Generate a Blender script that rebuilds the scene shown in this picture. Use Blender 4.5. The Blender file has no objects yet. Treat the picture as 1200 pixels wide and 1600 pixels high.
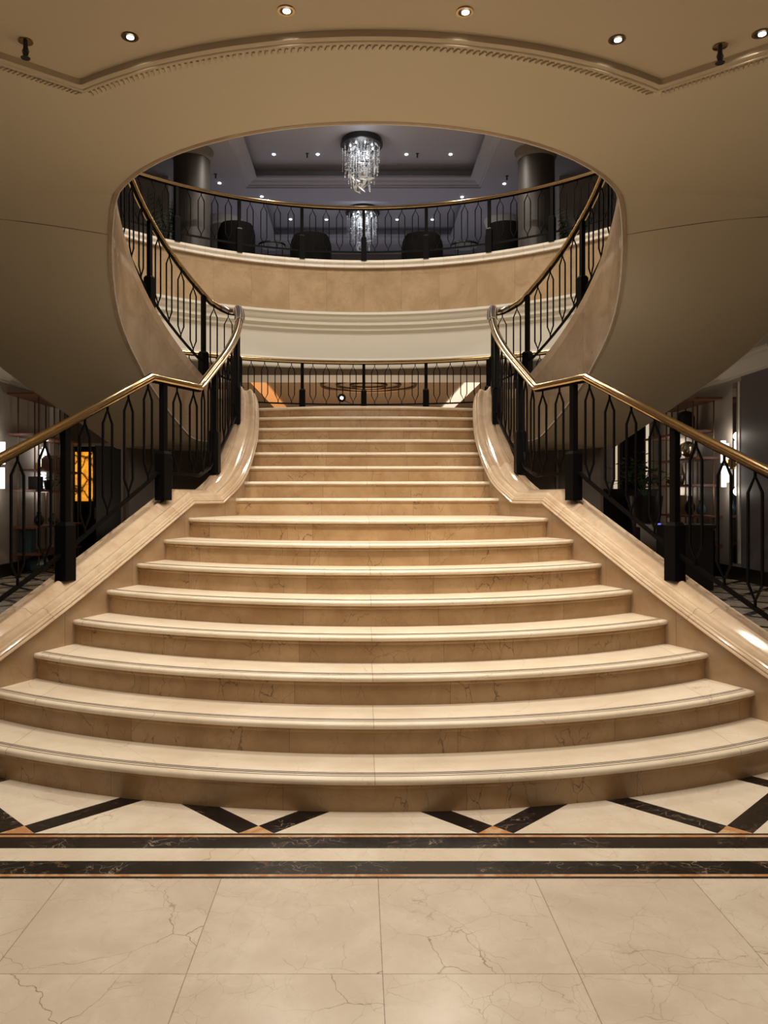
import bpy, bmesh, math, random
from mathutils import Vector, Matrix
random.seed(7)
R = math.radians
sc = bpy.context.scene
col = sc.collection

# ------------------------------------------------------------------ camera
F, CX, CY, EYE, OX = 1215.0, 562.3, 778.0, 1.463, -0.07
cd = bpy.data.cameras.new('camera')
cam = bpy.data.objects.new('camera', cd)
col.objects.link(cam)
cam.location = (OX, 0, EYE)
cam.rotation_euler = (R(90), 0, 0)
cd.sensor_fit = 'AUTO'
cd.sensor_width = 36
cd.lens = F * 36 / 1600
cd.shift_x = (600 - CX) / 1600
cd.shift_y = -(800 - CY) / 1600
cd.clip_start = 0.05
sc.camera = cam

# ------------------------------------------------------------------ world, exposure, large lights
w = bpy.data.worlds.new('world')
sc.world = w
w.use_nodes = True
w.node_tree.nodes['Background'].inputs[0].default_value = (0.9, 0.75, 0.6, 1)
w.node_tree.nodes['Background'].inputs[1].default_value = 0.05
sc.view_settings.view_transform = 'Standard'
sc.view_settings.look = 'None'
sc.view_settings.gamma = 1
sc.view_settings.use_curve_mapping = False
sc.view_settings.exposure = 0.0


def light(name, kind, loc, power, color, rot=(0, 0, 0), size=0.1, size_y=None, angle=None, blend=0.6):
    l = bpy.data.lights.new(name, kind)
    l.energy = power
    l.color = color
    if kind == 'AREA':
        l.size = size
        if size_y:
            l.shape = 'RECTANGLE'
            l.size_y = size_y
    else:
        l.shadow_soft_size = size
        if kind == 'SPOT':
            l.spot_size = R(angle or 90)
            l.spot_blend = blend
    o = bpy.data.objects.new(name, l)
    col.objects.link(o)
    o.location = loc
    o.rotation_euler = [R(a) for a in rot]
    return o


ZUP = 5.1955
WARM = (1.0, 0.90, 0.785)
NEUT = (1.0, 0.90, 0.76)
COOL = (0.80, 0.84, 1.0)
# added area fill at the lobby ceiling, out of view, to brighten treads and floor
light('lobby_fill', 'AREA', (0, 2.85, 4.15), 128, WARM, (0, 0, 0), 4.6, 1.5)
light('lobby_fill', 'AREA', (0, 0.2, 4.15), 34, WARM, (0, 0, 0), 5.0, 2.0)
# rotunda, from the tray ceiling two storeys up
for lx_ in (-1.3, 1.3):
    for ly_ in (9.2, 10.5, 12.6):
        light('rotunda_light', 'SPOT', (lx_, ly_, 7.57), 175, NEUT, (0, 0, 0), 0.05, angle=150, blend=0.5)
light('balcony_fill', 'AREA', (0, 15.9, ZUP + 0.12), 26, (0.95, 0.92, 1.0), (180, 0, 0), 6.5, 3.0)  # added fill facing up from behind the curb to brighten the upper ceiling
light('hall_fill', 'AREA', (0, 20.0, 0.6), 260, (1.0, 0.80, 0.58), (180, 0, 0), 5.0, 7.0)  # added upward fill, hidden from view, lighting the bay behind the landing

# ------------------------------------------------------------------ node helpers
def new_mat(name):
    m = bpy.data.materials.new(name)
    m.use_nodes = True
    nt = m.node_tree
    return m, nt, nt.nodes['Principled BSDF']


class NT:
    def __init__(s, nt):
        s.nt = nt

    def n(s, t, **kw):
        nd = s.nt.nodes.new(t)
        for k, v in kw.items():
            setattr(nd, k, v)
        return nd

    def link(s, a, b):
        s.nt.links.new(a, b)

    def put(s, sock, v):
        if isinstance(v, (int, float)):
            sock.default_value = v
        elif isinstance(v, tuple):
            sock.default_value = v if len(v) == len(sock.default_value) else (*v, 1)
        else:
            s.link(v, sock)

    def m(s, op, a, b=0.0, c=None):
        nd = s.n('ShaderNodeMath', operation=op)
        s.put(nd.inputs[0], a)
        s.put(nd.inputs[1], b)
        if c is not None:
            s.put(nd.inputs[2], c)
        return nd.outputs[0]

    def mix(s, f, a, b):
        nd = s.n('ShaderNodeMix', data_type='RGBA')
        s.put(nd.inputs[0], f)
        s.put(nd.inputs[6], a)
        s.put(nd.inputs[7], b)
        return nd.outputs[2]

    def pos(s):
        g = s.n('ShaderNodeNewGeometry')
        return g.outputs['Position']

    def sep(s, v):
        nd = s.n('ShaderNodeSeparateXYZ')
        s.link(v, nd.inputs[0])
        return nd.outputs

    def noise(s, v, scale, detail=4, rough=0.5, dist=0.0):
        nd = s.n('ShaderNodeTexNoise')
        s.link(v, nd.inputs['Vector'])
        nd.inputs['Scale'].default_value = scale
        nd.inputs['Detail'].default_value = detail
        nd.inputs['Roughness'].default_value = rough
        nd.inputs['Distortion'].default_value = dist
        return nd.outputs

    def between(s, v, lo, hi):
        return s.m('MULTIPLY', s.m('GREATER_THAN', v, lo), s.m('LESS_THAN', v, hi))

    def smooth(s, v, lo, hi, a=0.0, b=1.0):
        nd = s.n('ShaderNodeMapRange', interpolation_type='SMOOTHSTEP')
        s.put(nd.inputs[0], v)
        for i, x in enumerate((lo, hi, a, b)):
            nd.inputs[i + 1].default_value = x
        return nd.outputs[0]

    def warp(s, v, scale, amt):
        c = s.noise(v, scale, 3, 0.6)[1]
        sub = s.n('ShaderNodeVectorMath', operation='SUBTRACT')
        s.link(c, sub.inputs[0])
        sub.inputs[1].default_value = (0.5, 0.5, 0.5)
        sc_ = s.n('ShaderNodeVectorMath', operation='SCALE')
        s.link(sub.outputs[0], sc_.inputs[0])
        sc_.inputs['Scale'].default_value = amt
        ad = s.n('ShaderNodeVectorMath', operation='ADD')
        s.link(v, ad.inputs[0])
        s.link(sc_.outputs[0], ad.inputs[1])
        return ad.outputs[0]

    def veins(s, v, scale, width):
        wv = s.warp(s.warp(v, scale * 0.9, 0.5 / scale), scale * 6, 0.10 / scale)
        nd = s.n('ShaderNodeTexVoronoi', feature='DISTANCE_TO_EDGE')
        s.link(wv, nd.inputs['Vector'])
        nd.inputs['Scale'].default_value = scale
        return s.smooth(nd.outputs['Distance'], 0.0, width, 1.0, 0.0)


def cream_marble(T, v, light_c, dark_c, vein_c, vein_amt=0.6, rich=0.0):
    """Crema marfil: soft clouds, sparse hairline veins; returns a colour socket."""
    cloud = T.noise(v, 2.6, 6, 0.6, 0.6)[0]
    fine = T.noise(v, 11, 6, 0.65, 0.8)[0]
    c = T.mix(T.smooth(cloud, 0.35, 0.68), light_c, dark_c)
    c = T.mix(T.m('MULTIPLY', T.smooth(fine, 0.48, 0.68), 0.45), c, dark_c)
    mask = T.smooth(T.noise(v, 1.7, 3, 0.5)[0], 0.44, 0.62)
    ve = T.m('MULTIPLY', T.veins(v, 2.1, 0.0055), mask)
    mask2 = T.smooth(T.noise(v, 2.9, 3, 0.5)[0], 0.44, 0.60)
    ve2 = T.m('MULTIPLY', T.m('MULTIPLY', T.veins(v, 5.5, 0.009), mask2), 0.6)
    vv = T.m('MULTIPLY', T.m('MAXIMUM', ve, ve2), vein_amt)
    c = T.mix(vv, c, vein_c)
    if rich:
        st = T.n('ShaderNodeMapping')
        T.link(T.warp(v, 5, 0.12), st.inputs[0])
        st.inputs['Scale'].default_value = (1.6, 1.0, 0.55)
        wisp = T.smooth(T.noise(st.outputs[0], 7, 7, 0.72, 1.6)[0], 0.55, 0.72)
        cr = T.m('MULTIPLY', T.veins(st.outputs[0], 6.5, 0.020), T.smooth(T.noise(v, 3.3, 3, 0.5)[0], 0.47, 0.60))
        c = T.mix(T.m('MULTIPLY', wisp, 0.45 * rich), c, tuple(x * 0.55 for x in dark_c))
        c = T.mix(T.m('MULTIPLY', cr, rich), c, tuple(x * 0.4 for x in vein_c))
    return c


def black_marble(T, v):
    wv = T.warp(v, 6, 0.25)
    st = T.n('ShaderNodeMapping')
    T.link(wv, st.inputs[0])
    st.inputs['Scale'].default_value = (1, 2.6, 1)
    nz = T.noise(st.outputs[0], 5, 7, 0.7, 1.2)[0]
    c = T.mix(T.smooth(nz, 0.58, 0.66), (0.010, 0.008, 0.007), (0.10, 0.060, 0.035))
    ve = T.m('MULTIPLY', T.veins(st.outputs[0], 7, 0.02), T.smooth(T.noise(v, 4, 3, 0.5)[0], 0.5, 0.6))
    return T.mix(T.m('MULTIPLY', ve, 0.7), c, (0.42, 0.32, 0.22))


def plain(name, color, rough=0.5, metal=0.0, spec=0.5, bump=0.0, bscale=60, var=0.0):
    m, nt, b = new_mat(name)
    T = NT(nt)
    p = T.pos()
    nz = T.noise(p, bscale, 4, 0.6)[0]
    if var:
        dark = tuple(x * (1 - var) for x in color)
        T.link(T.mix(T.smooth(T.noise(p, 3, 4, 0.6)[0], 0.3, 0.7), color, dark), b.inputs['Base Color'])
    else:
        b.inputs['Base Color'].default_value = (*color, 1)
    b.inputs['Roughness'].default_value = rough
    b.inputs['Metallic'].default_value = metal
    b.inputs['Specular IOR Level'].default_value = spec
    if bump:
        bp = T.n('ShaderNodeBump')
        bp.inputs['Strength'].default_value = bump
        bp.inputs['Distance'].default_value = 0.01
        T.link(nz, bp.inputs['Height'])
        T.link(bp.outputs[0], b.inputs['Normal'])
    return m


def emis(name, color, strength):
    m, nt, b = new_mat(name)
    b.inputs['Base Color'].default_value = (*color, 1)
    b.inputs['Emission Color'].default_value = (*color, 1)
    b.inputs['Emission Strength'].default_value = strength
    return m


M = {}
MAR_L, MAR_D, MAR_V = (0.76, 0.66, 0.51), (0.67, 0.56, 0.41), (0.22, 0.11, 0.05)


def marble_mat(name, kind, light_c=MAR_L, dark_c=MAR_D, rough=0.22, step=0.0, offs=0.0, va=0.5, rich=0.0):
    """kind: 'x' joints along world X, 'arc' joints by angle about the rotunda axis, 'path' joints along world Y, '' none"""
    m, nt, b = new_mat(name)
    T = NT(nt)
    p = T.pos()
    X, Y, Z = T.sep(p)
    if kind == 'x':
        k = T.m('DIVIDE', T.m('ADD', X, offs), step)
    elif kind == 'path':
        k = T.m('DIVIDE', T.m('ADD', Y, offs), step)
    elif kind == 'arc':
        ang = T.m('ARCTAN2', X, T.m('SUBTRACT', Y, 8.15))
        k = T.m('DIVIDE', T.m('ADD', T.m('MULTIPLY', ang, 4.8), offs), step)
    if kind:
        fl = T.m('FLOOR', k)
        fr = T.m('SUBTRACT', k, fl)
        j = T.m('MULTIPLY', T.m('MINIMUM', fr, T.m('SUBTRACT', 1.0, fr)), step)
        joint = T.smooth(j, 0.0007, 0.0025, 1.0, 0.0)
        wn = T.n('ShaderNodeTexWhiteNoise', noise_dimensions='1D')
        T.link(fl, wn.inputs['W'])
        tone = wn.outputs['Value']
        off = T.n('ShaderNodeCombineXYZ')
        T.link(T.m('MULTIPLY', tone, 13.0), off.inputs[1])
        T.link(T.m('MULTIPLY', tone, 7.0), off.inputs[2])
        ad = T.n('ShaderNodeVectorMath', operation='ADD')
        T.link(p, ad.inputs[0])
        T.link(off.outputs[0], ad.inputs[1])
        v = ad.outputs[0]
    else:
        v, joint, tone = p, None, None
    c = cream_marble(T, v, light_c, dark_c, MAR_V, va, rich)
    if tone is not None:
        c = T.mix(T.m('MULTIPLY', tone, 0.35), c, dark_c)
        c = T.mix(T.m('MULTIPLY', joint, 0.6), c, (0.10, 0.06, 0.035))
    T.link(c, b.inputs['Base Color'])
    b.inputs['Roughness'].default_value = rough
    return m


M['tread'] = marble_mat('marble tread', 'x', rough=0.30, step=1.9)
M['riser'] = marble_mat('shaded marble riser', 'x', light_c=(0.41, 0.265, 0.135), dark_c=(0.30, 0.175, 0.078), va=0.9, rich=0.85, rough=0.26, step=0.86, offs=0.43)  # same marble as the treads, with the risers' shade painted in as darker brown
M['stringer'] = marble_mat('marble stringer', 'path', light_c=(0.40, 0.275, 0.16), dark_c=(0.31, 0.20, 0.11), rough=0.2, step=0.64)
M['curb'] = marble_mat('marble curb', 'path', light_c=(0.54, 0.42, 0.29), dark_c=(0.42, 0.295, 0.185), rough=0.10, step=1.27, offs=0.1, va=0.18)
M['fascia'] = marble_mat('marble fascia', 'arc', light_c=(0.48, 0.345, 0.215), dark_c=(0.38, 0.265, 0.155), rough=0.16, step=0.62, rich=0.3)
M['trim_marble'] = marble_mat('white marble trim', 'arc', light_c=(0.88, 0.84, 0.78), dark_c=(0.80, 0.73, 0.64), rough=0.12, step=0.33)
M['brass'] = plain('polished brass', (0.60, 0.43, 0.22), 0.15, 1.0)
M['silver'] = plain('polished nickel', (0.66, 0.60, 0.50), 0.14, 1.0)
M['bronze'] = plain('dull bronze', (0.16, 0.10, 0.06), 0.4, 1.0)
M['iron'] = plain('black iron', (0.0030, 0.0024, 0.0024), 0.45, 0.0, 0.07)
M['cream'] = plain('cream plaster', (0.72, 0.69, 0.62), 0.55, bump=0.03)
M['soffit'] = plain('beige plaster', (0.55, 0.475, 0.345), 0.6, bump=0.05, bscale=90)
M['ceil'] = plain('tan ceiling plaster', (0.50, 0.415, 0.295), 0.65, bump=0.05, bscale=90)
M['upceil'] = plain('grey lilac ceiling', (0.37, 0.36, 0.41), 0.6)
M['upcol'] = plain('dark taupe column', (0.045, 0.038, 0.034), 0.5)
M['fl_stringer'] = marble_mat('brown marble panels', 'path', light_c=(0.42, 0.31, 0.205), dark_c=(0.33, 0.23, 0.145), rough=0.12, step=0.9, offs=0.2, rich=0.35)
M['upwall'] = plain('grey taupe wall', (0.20, 0.17, 0.145), 0.6)
M['hallwall'] = plain('pale grey wall', (0.42, 0.38, 0.34), 0.5)
M['duskwall'] = plain('violet grey wall', (0.15, 0.135, 0.15), 0.5)
M['brownwall'] = plain('dark brown wall', (0.15, 0.115, 0.09), 0.5)
M['black'] = plain('black lacquer', (0.010, 0.009, 0.009), 0.35)
M['drape'] = plain('dark curtain', (0.035, 0.022, 0.022), 0.8)
M['cloth'] = plain('black upholstery', (0.004, 0.0035, 0.0035), 0.85, 0.0, 0.08, bump=0.2, bscale=200)
M['wood'] = plain('reddish wood', (0.22, 0.085, 0.045), 0.4, var=0.4)
M['white'] = plain('white enamel', (0.75, 0.73, 0.68), 0.4)
M['leaf'] = plain('green leaf', (0.10, 0.21, 0.06), 0.5, var=0.5)
M['ceramic'] = plain('teal glazed ceramic', (0.05, 0.10, 0.12), 0.2)
M['grey'] = plain('grey stone', (0.22, 0.20, 0.19), 0.5)
M['groove'] = plain('grip groove', (0.07, 0.042, 0.028), 0.6)
M['lamp'] = emis('lamp glow', (1.0, 0.93, 0.82), 4)
M['lampc'] = emis('cool lamp glow', (0.92, 0.95, 1.0), 7)
M['tube'] = emis('tube lamp glow', (1.0, 0.97, 0.92), 1.6)
M['cove_o'] = emis('amber cove glow', (0.62, 0.27, 0.09), 0.75)
M['cove_w'] = emis('pale cove glow', (0.85, 0.72, 0.58), 0.85)
m, nt, b = new_mat('smoked mirror')
b.inputs['Base Color'].default_value = (0.62, 0.60, 0.60, 1)
b.inputs['Metallic'].default_value = 1
b.inputs['Roughness'].default_value = 0.02
M['mirror'] = m
m, nt, b = new_mat('clear crystal')
b.inputs['Base Color'].default_value = (0.95, 0.97, 1, 1)
b.inputs['Roughness'].default_value = 0.08
b.inputs['Specular IOR Level'].default_value = 1.0
b.inputs['Metallic'].default_value = 0.0
M['crystal'] = m
M['smoke'] = plain('smoked glass', (0.02, 0.018, 0.02), 0.1)


def floor_mat():
    m, nt, b = new_mat('patterned marble floor')
    T = NT(nt)
    p = T.pos()
    X, Y, Z = T.sep(p)
    # 0.6 m tiles
    kx = T.m('DIVIDE', X, 0.603)
    ky = T.m('DIVIDE', T.m('SUBTRACT', Y, 2.39), 0.603)
    fx, fy = T.m('FLOOR', kx), T.m('FLOOR', ky)
    rx, ry = T.m('SUBTRACT', kx, fx), T.m('SUBTRACT', ky, fy)
    dx = T.m('MULTIPLY', T.m('MINIMUM', rx, T.m('SUBTRACT', 1, rx)), 0.603)
    dy = T.m('MULTIPLY', T.m('MINIMUM', ry, T.m('SUBTRACT', 1, ry)), 0.603)
    wob = T.m('MULTIPLY', T.noise(p, 30, 2)[0], 0.0012)
    joint = T.smooth(T.m('SUBTRACT', T.m('MINIMUM', dx, dy), wob), 0.0, 0.0016, 1.0, 0.0)
    wn = T.n('ShaderNodeTexWhiteNoise', noise_dimensions='2D')
    cb = T.n('ShaderNodeCombineXYZ')
    T.link(fx, cb.inputs[0])
    T.link(fy, cb.inputs[1])
    T.link(cb.outputs[0], wn.inputs['Vector'])
    tone = wn.outputs['Value']
    of = T.n('ShaderNodeVectorMath', operation='SCALE')
    T.link(wn.outputs['Color'], of.inputs[0])
    of.inputs['Scale'].default_value = 9.0
    ad = T.n('ShaderNodeVectorMath', operation='ADD')
    T.link(p, ad.inputs[0])
    T.link(of.outputs[0], ad.inputs[1])
    tile = cream_marble(T, ad.outputs[0], (0.70, 0.61, 0.49), (0.58, 0.485, 0.375), (0.18, 0.10, 0.05), 0.9, 0.22)
    tile = T.mix(T.m('MULTIPLY', tone, 0.3), tile, (0.56, 0.46, 0.355))
    tile = T.mix(T.m('MULTIPLY', joint, 0.7), tile, (0.14, 0.09, 0.06))
    cream = cream_marble(T, p, (0.76, 0.67, 0.53), (0.68, 0.57, 0.43), (0.24, 0.13, 0.06), 0.5)
    blk = black_marble(T, p)
    brown = T.mix(T.smooth(T.noise(p, 9, 5, 0.6, 1)[0], 0.4, 0.6), (0.50, 0.23, 0.09), (0.62, 0.40, 0.22))
    # diamond lattice beyond the border
    q = T.m('DIVIDE', T.m('SUBTRACT', Y, 3.392), 1.045)
    pp = T.m('DIVIDE', T.m('SUBTRACT', X, 0.5225), 1.045)

    def near(v, wd):
        f_ = T.m('FRACT', T.m('ADD', v, 100.0))
        return T.m('LESS_THAN', T.m('MINIMUM', f_, T.m('SUBTRACT', 1, f_)), wd)
    a = near(T.m('ADD', pp, q), 0.0745)
    c = near(T.m('SUBTRACT', pp, q), 0.0745)
    lat = T.mix(T.m('MAXIMUM', a, c), cream, blk)
    lat = T.mix(T.m('MULTIPLY', a, c), lat, brown)

    def yy(v):
        return 1778.0 / (v - 778)
    res = T.mix(T.m('GREATER_THAN', Y, yy(1373)), tile, cream)
    res = T.mix(T.m('GREATER_THAN', Y, yy(1302.3)), res, lat)
    for lo, hi, cc in ((1302.3, 1304.8, (0.012, 0.009, 0.008)), (1304.8, 1308, brown), (1308, 1325.6, blk),
                       (1345.4, 1366, blk), (1366, 1369.6, brown), (1369.6, 1373, (0.012, 0.009, 0.008))):
        res = T.mix(T.between(Y, yy(hi), yy(lo)), res, cc)
    T.link(res, b.inputs['Base Color'])
    T.link(T.smooth(T.noise(p, 4, 4)[0], 0.3, 0.7, 0.20, 0.34), b.inputs['Roughness'])
    b.inputs['Specular IOR Level'].default_value = 0.3
    return m


M['floor'] = floor_mat()


def picture_mat():
    m, nt, b = new_mat('amber branch picture')
    T = NT(nt)
    p = T.pos()
    br = T.veins(p, 3.2, 0.10)
    nz = T.smooth(T.noise(p, 5, 5, 0.7, 1)[0], 0.4, 0.65)
    c = T.mix(nz, (0.95, 0.38, 0.03), (0.55, 0.17, 0.01))
    c = T.mix(br, c, (0.03, 0.012, 0.003))
    T.link(c, b.inputs['Base Color'])
    T.link(c, b.inputs['Emission Color'])
    b.inputs['Emission Strength'].default_value = 1.1
    return m


M['picture'] = picture_mat()

# ------------------------------------------------------------------ mesh builder
class MB:
    def __init__(s):
        s.v, s.f = [], []

    def add(s, vs, fs):
        o = len(s.v)
        s.v += [tuple(x) for x in vs]
        s.f += [tuple(i + o for i in f) for f in fs]
        return s

    def box(s, x0, x1, y0, y1, z0, z1):
        vs = [(x, y, z) for z in (z0, z1) for y in (y0, y1) for x in (x0, x1)]
        return s.add(vs, [(0, 2, 3, 1), (4, 5, 7, 6), (0, 1, 5, 4), (2, 6, 7, 3), (0, 4, 6, 2), (1, 3, 7, 5)])

    def obox(s, c, hx, hy, z0, z1, ang=0.0, top=1.0):
        ca, sa = math.cos(ang), math.sin(ang)
        vs = []
        for z, k in ((z0, 1.0), (z1, top)):
            for y in (-hy, hy):
                for x in (-hx, hx):
                    vs.append((c[0] + (x * ca - y * sa) * k, c[1] + (x * sa + y * ca) * k, z))
        return s.add(vs, [(0, 2, 3, 1), (4, 5, 7, 6), (0, 1, 5, 4), (2, 6, 7, 3), (0, 4, 6, 2), (1, 3, 7, 5)])

    def tube(s, pts, r, n=4, closed=False, rot=math.pi / 4):
        pts = [Vector(p) for p in pts]
        N = len(pts)
        rings = []
        prev = None
        for i, p in enumerate(pts):
            if closed:
                d = (pts[(i + 1) % N] - pts[i - 1])
            else:
                d = pts[min(i + 1, N - 1)] - pts[max(i - 1, 0)]
            d.normalize()
            if prev is None:
                up = Vector((0, 0, 1)) if abs(d.z) < 0.9 else Vector((0, 1, 0))
                a = d.cross(up).normalized()
            else:
                a = (prev - d * prev.dot(d)).normalized()
            prev = a
            bb = d.cross(a)
            rr = r[i] if isinstance(r, (list, tuple)) else r
            rings.append([p + (a * math.cos(t) + bb * math.sin(t)) * rr for t in [rot + 2 * math.pi * k / n for k in range(n)]])
        vs = [v for rg in rings for v in rg]
        fs = []
        for i in range(N if closed else N - 1):
            j = (i + 1) % N
            for k in range(n):
                k2 = (k + 1) % n
                fs.append((i * n + k, i * n + k2, j * n + k2, j * n + k))
        if not closed:
            fs.append(tuple(range(n))[::-1])
            fs.append(tuple((N - 1) * n + k for k in range(n)))
        return s.add(vs, fs)

    def lathe(s, c, prof, n=24):
        """prof: list of (r, z) from bottom up"""
        vs, fs = [], []
        for r, z in prof:
            for k in range(n):
                t = 2 * math.pi * k / n
                vs.append((c[0] + r * math.cos(t), c[1] + r * math.sin(t), c[2] + z))
        for i in range(len(prof) - 1):
            for k in range(n):
                k2 = (k + 1) % n
                fs.append((i * n + k, i * n + k2, (i + 1) * n + k2, (i + 1) * n + k))
        fs.append(tuple(range(n))[::-1])
        fs.append(tuple((len(prof) - 1) * n + k for k in range(n)))
        return s.add(vs, fs)

    def sweep(s, path, prof, closed_prof=True, mirror=False, caps=True):
        """path: (x,y,z); prof: (u,v): u along the right-hand plan normal, v up; mitred"""
        P = path
        N = len(P)
        K = len(prof)
        vs = []
        for i in range(N):
            def dr(a, c):
                dx, dy = P[c][0] - P[a][0], P[c][1] - P[a][1]
                L = math.hypot(dx, dy) or 1e-9
                return dx / L, dy / L
            d0 = dr(i - 1, i) if i > 0 else dr(i, i + 1)
            d1 = dr(i, i + 1) if i < N - 1 else d0
            n0, n1 = (d0[1], -d0[0]), (d1[1], -d1[0])
            nx, ny = n0[0] + n1[0], n0[1] + n1[1]
            L = math.hypot(nx, ny)
            nx, ny = nx / L, ny / L
            k = 1.0 / max(0.6, nx * n0[0] + ny * n0[1])
            for u, v in prof:
                vs.append((P[i][0] + nx * u * k, P[i][1] + ny * u * k, P[i][2] + v))
        fs = []
        for i in range(N - 1):
            for k in range(K if closed_prof else K - 1):
                k2 = (k + 1) % K
                fs.append((i * K + k, (i + 1) * K + k, (i + 1) * K + k2, i * K + k2))
        if caps and closed_prof:
            fs.append(tuple(range(K)))
            fs.append(tuple((N - 1) * K + k for k in range(K))[::-1])
        if mirror:
            vs = [(-x, y, z) for x, y, z in vs]
            fs = [f[::-1] for f in fs]
        return s.add(vs, fs)

    def grid(s, rows, flip=False):
        n = len(rows[0])
        vs = [p for r in rows for p in r]
        fs = []
        for i in range(len(rows) - 1):
            for k in range(n - 1):
                q = (i * n + k, i * n + k + 1, (i + 1) * n + k + 1, (i + 1) * n + k)
                fs.append(q[::-1] if flip else q)
        return s.add(vs, fs)

    def mirrored(s):
        o = MB()
        o.v = [(-x, y, z) for x, y, z in s.v]
        o.f = [f[::-1] for f in s.f]
        return o

    def build(s, name, mat, parent=None, smooth=35, bevel=0):
        me = bpy.data.meshes.new(name)
        me.from_pydata(s.v, [], s.f)
        me.validate()
        if bevel or True:
            bm = bmesh.new()
            bm.from_mesh(me)
            bmesh.ops.recalc_face_normals(bm, faces=bm.faces)
            bm.to_mesh(me)
            bm.free()
        if smooth:
            me.shade_smooth()
            me.set_sharp_from_angle(angle=R(smooth))
        me.materials.append(mat)
        o = bpy.data.objects.new(name, me)
        col.objects.link(o)
        if parent:
            o.parent = parent
            o.matrix_parent_inverse = Matrix.Identity(4)
            o.location = -Vector(ROOT.get(parent.name, (0, 0, 0)))
            ROOT[o.name] = ROOT.get(parent.name, (0, 0, 0)) if False else tuple(Vector(ROOT.get(parent.name, (0, 0, 0))))
        if bevel:
            md = o.modifiers.new('bevel', 'BEVEL')
            md.width = bevel
            md.segments = 2
        return o


# meshes are written in world coordinates; a part of a thing is shifted by its parent's origin
ROOT = {}


def thing(name, loc, label, cat, group=None):
    o = bpy.data.objects.new(name, None)
    o.empty_display_size = 0.1
    col.objects.link(o)
    o.location = loc
    ROOT[o.name] = tuple(loc)
    o['label'] = label
    o['category'] = cat
    if group:
        o['group'] = group
    return o


def part(mb, name, mat, parent, smooth=35, bevel=0, label=None, shift=True):
    """parent may be a thing (Empty at loc) or a part; world-space vertices are kept where they are"""
    me = bpy.data.meshes.new(name)
    root = parent
    while root.parent:
        root = root.parent
    off = Vector(root.location) if shift else Vector((0, 0, 0))
    me.from_pydata([tuple(Vector(v) - off) for v in mb.v], [], mb.f)
    me.validate()
    bm = bmesh.new()
    bm.from_mesh(me)
    bmesh.ops.recalc_face_normals(bm, faces=bm.faces)
    bm.to_mesh(me)
    bm.free()
    if smooth:
        me.shade_smooth()
        me.set_sharp_from_angle(angle=R(smooth))
    me.materials.append(mat)
    o = bpy.data.objects.new(name, me)
    col.objects.link(o)
    o.parent = parent
    if bevel:
        md = o.modifiers.new('bevel', 'BEVEL')
        md.width = bevel
        md.segments = 2
        md.limit_method = 'ANGLE'
    if label:
        o['label'] = label
    return o


def struct(mb, name, mat, smooth=35):
    o = mb.build(name, mat, None, smooth)
    o['kind'] = 'structure'
    return o


def single(mb, name, mat, label, cat, group=None, smooth=35, bevel=0):
    o = mb.build(name, mat, None, smooth, bevel)
    o['label'] = label
    o['category'] = cat
    if group:
        o['group'] = group
    return o


def copy_thing(root, loc, label, rotz=None):
    r = root.copy()
    col.objects.link(r)
    r.location = loc
    if rotz is not None:
        r.rotation_euler = (0, 0, rotz)
    r['label'] = label

    def rec(src, dst):
        for ch in src.children:
            c = ch.copy()
            col.objects.link(c)
            c.parent = dst
            rec(ch, c)
    rec(root, r)
    return r


def at(x, y, D):
    """world point for a photo measurement at a known distance D from the camera"""
    return ((x - CX) * D / F + OX, D, EYE + (CY - y) * D / F)


def interp(tab, x):
    tab = sorted(tab)
    if x <= tab[0][0]:
        return tab[0][1]
    for (a, p), (c, q) in zip(tab, tab[1:]):
        if x <= c:
            return p + (q - p) * (x - a) / (c - a)
    return tab[-1][1]


def catmull(pts, n=6):
    out = []
    P = [pts[0]] + list(pts) + [pts[-1]]
    for i in range(1, len(P) - 2):
        p0, p1, p2, p3 = [Vector(q) for q in P[i - 1:i + 3]]
        for k in range(n):
            t = k / n
            out.append(tuple(0.5 * ((2 * p1) + (p2 - p0) * t + (2 * p0 - 5 * p1 + 4 * p2 - p3) * t * t + (3 * p1 - p0 - 3 * p2 + p3) * t ** 3)))
    out.append(tuple(pts[-1]))
    return out


# ------------------------------------------------------------------ dimensions of the rotunda
RISE = 0.16236
C0 = 8.15            # distance of the rotunda axis
RI = 2.54            # void radius (inner face of the curved flights)
RO = 4.80            # drum radius
ZM = 16 * RISE       # mezzanine level
ZU = 32 * RISE       # upper floor level
ZS = 4.16            # flat soffit
ZC = 4.20            # lobby ceiling


def circ(r, a, z=None):
    x, y = r * math.cos(R(a)), C0 + r * math.sin(R(a))
    return (x, y) if z is None else (x, y, z)


# ------------------------------------------------------------------ floor and shell
struct(MB().box(-9, 9, -6, 26.5, -0.1, 0), 'floor', M['floor'], 0)

# flat soffit under the upper floor, with the round void cut out (z = ZS), and a lobby ceiling in front
arcR = 3.56
aL = math.degrees(math.atan2(5.14 - C0, 1.90))      # corner angle of the cornice arc
cor = [(1.90, 5.14), (6.5, 1.35)]


def zin(a):
    return interp([(60, 2.18), (39.6, 2.17), (33.6, 2.18), (26, 2.42), (18.1, 2.67), (12.7, 2.83), (9.6, 2.94), (4.1, 3.09), (-4.6, 3.34), (-12, 3.60), (-20, 3.92), (-26, 4.12), (-29, 4.16)], a)


def zout(a):
    return interp([(60, 2.18), (41, 2.19), (37.5, 2.38), (33, 2.56), (29, 2.72), (25, 2.87), (20, 3.05), (15, 3.24), (11, 3.4), (0, 3.88), (-4, 4.06), (-8, 4.16)], a)


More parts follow.
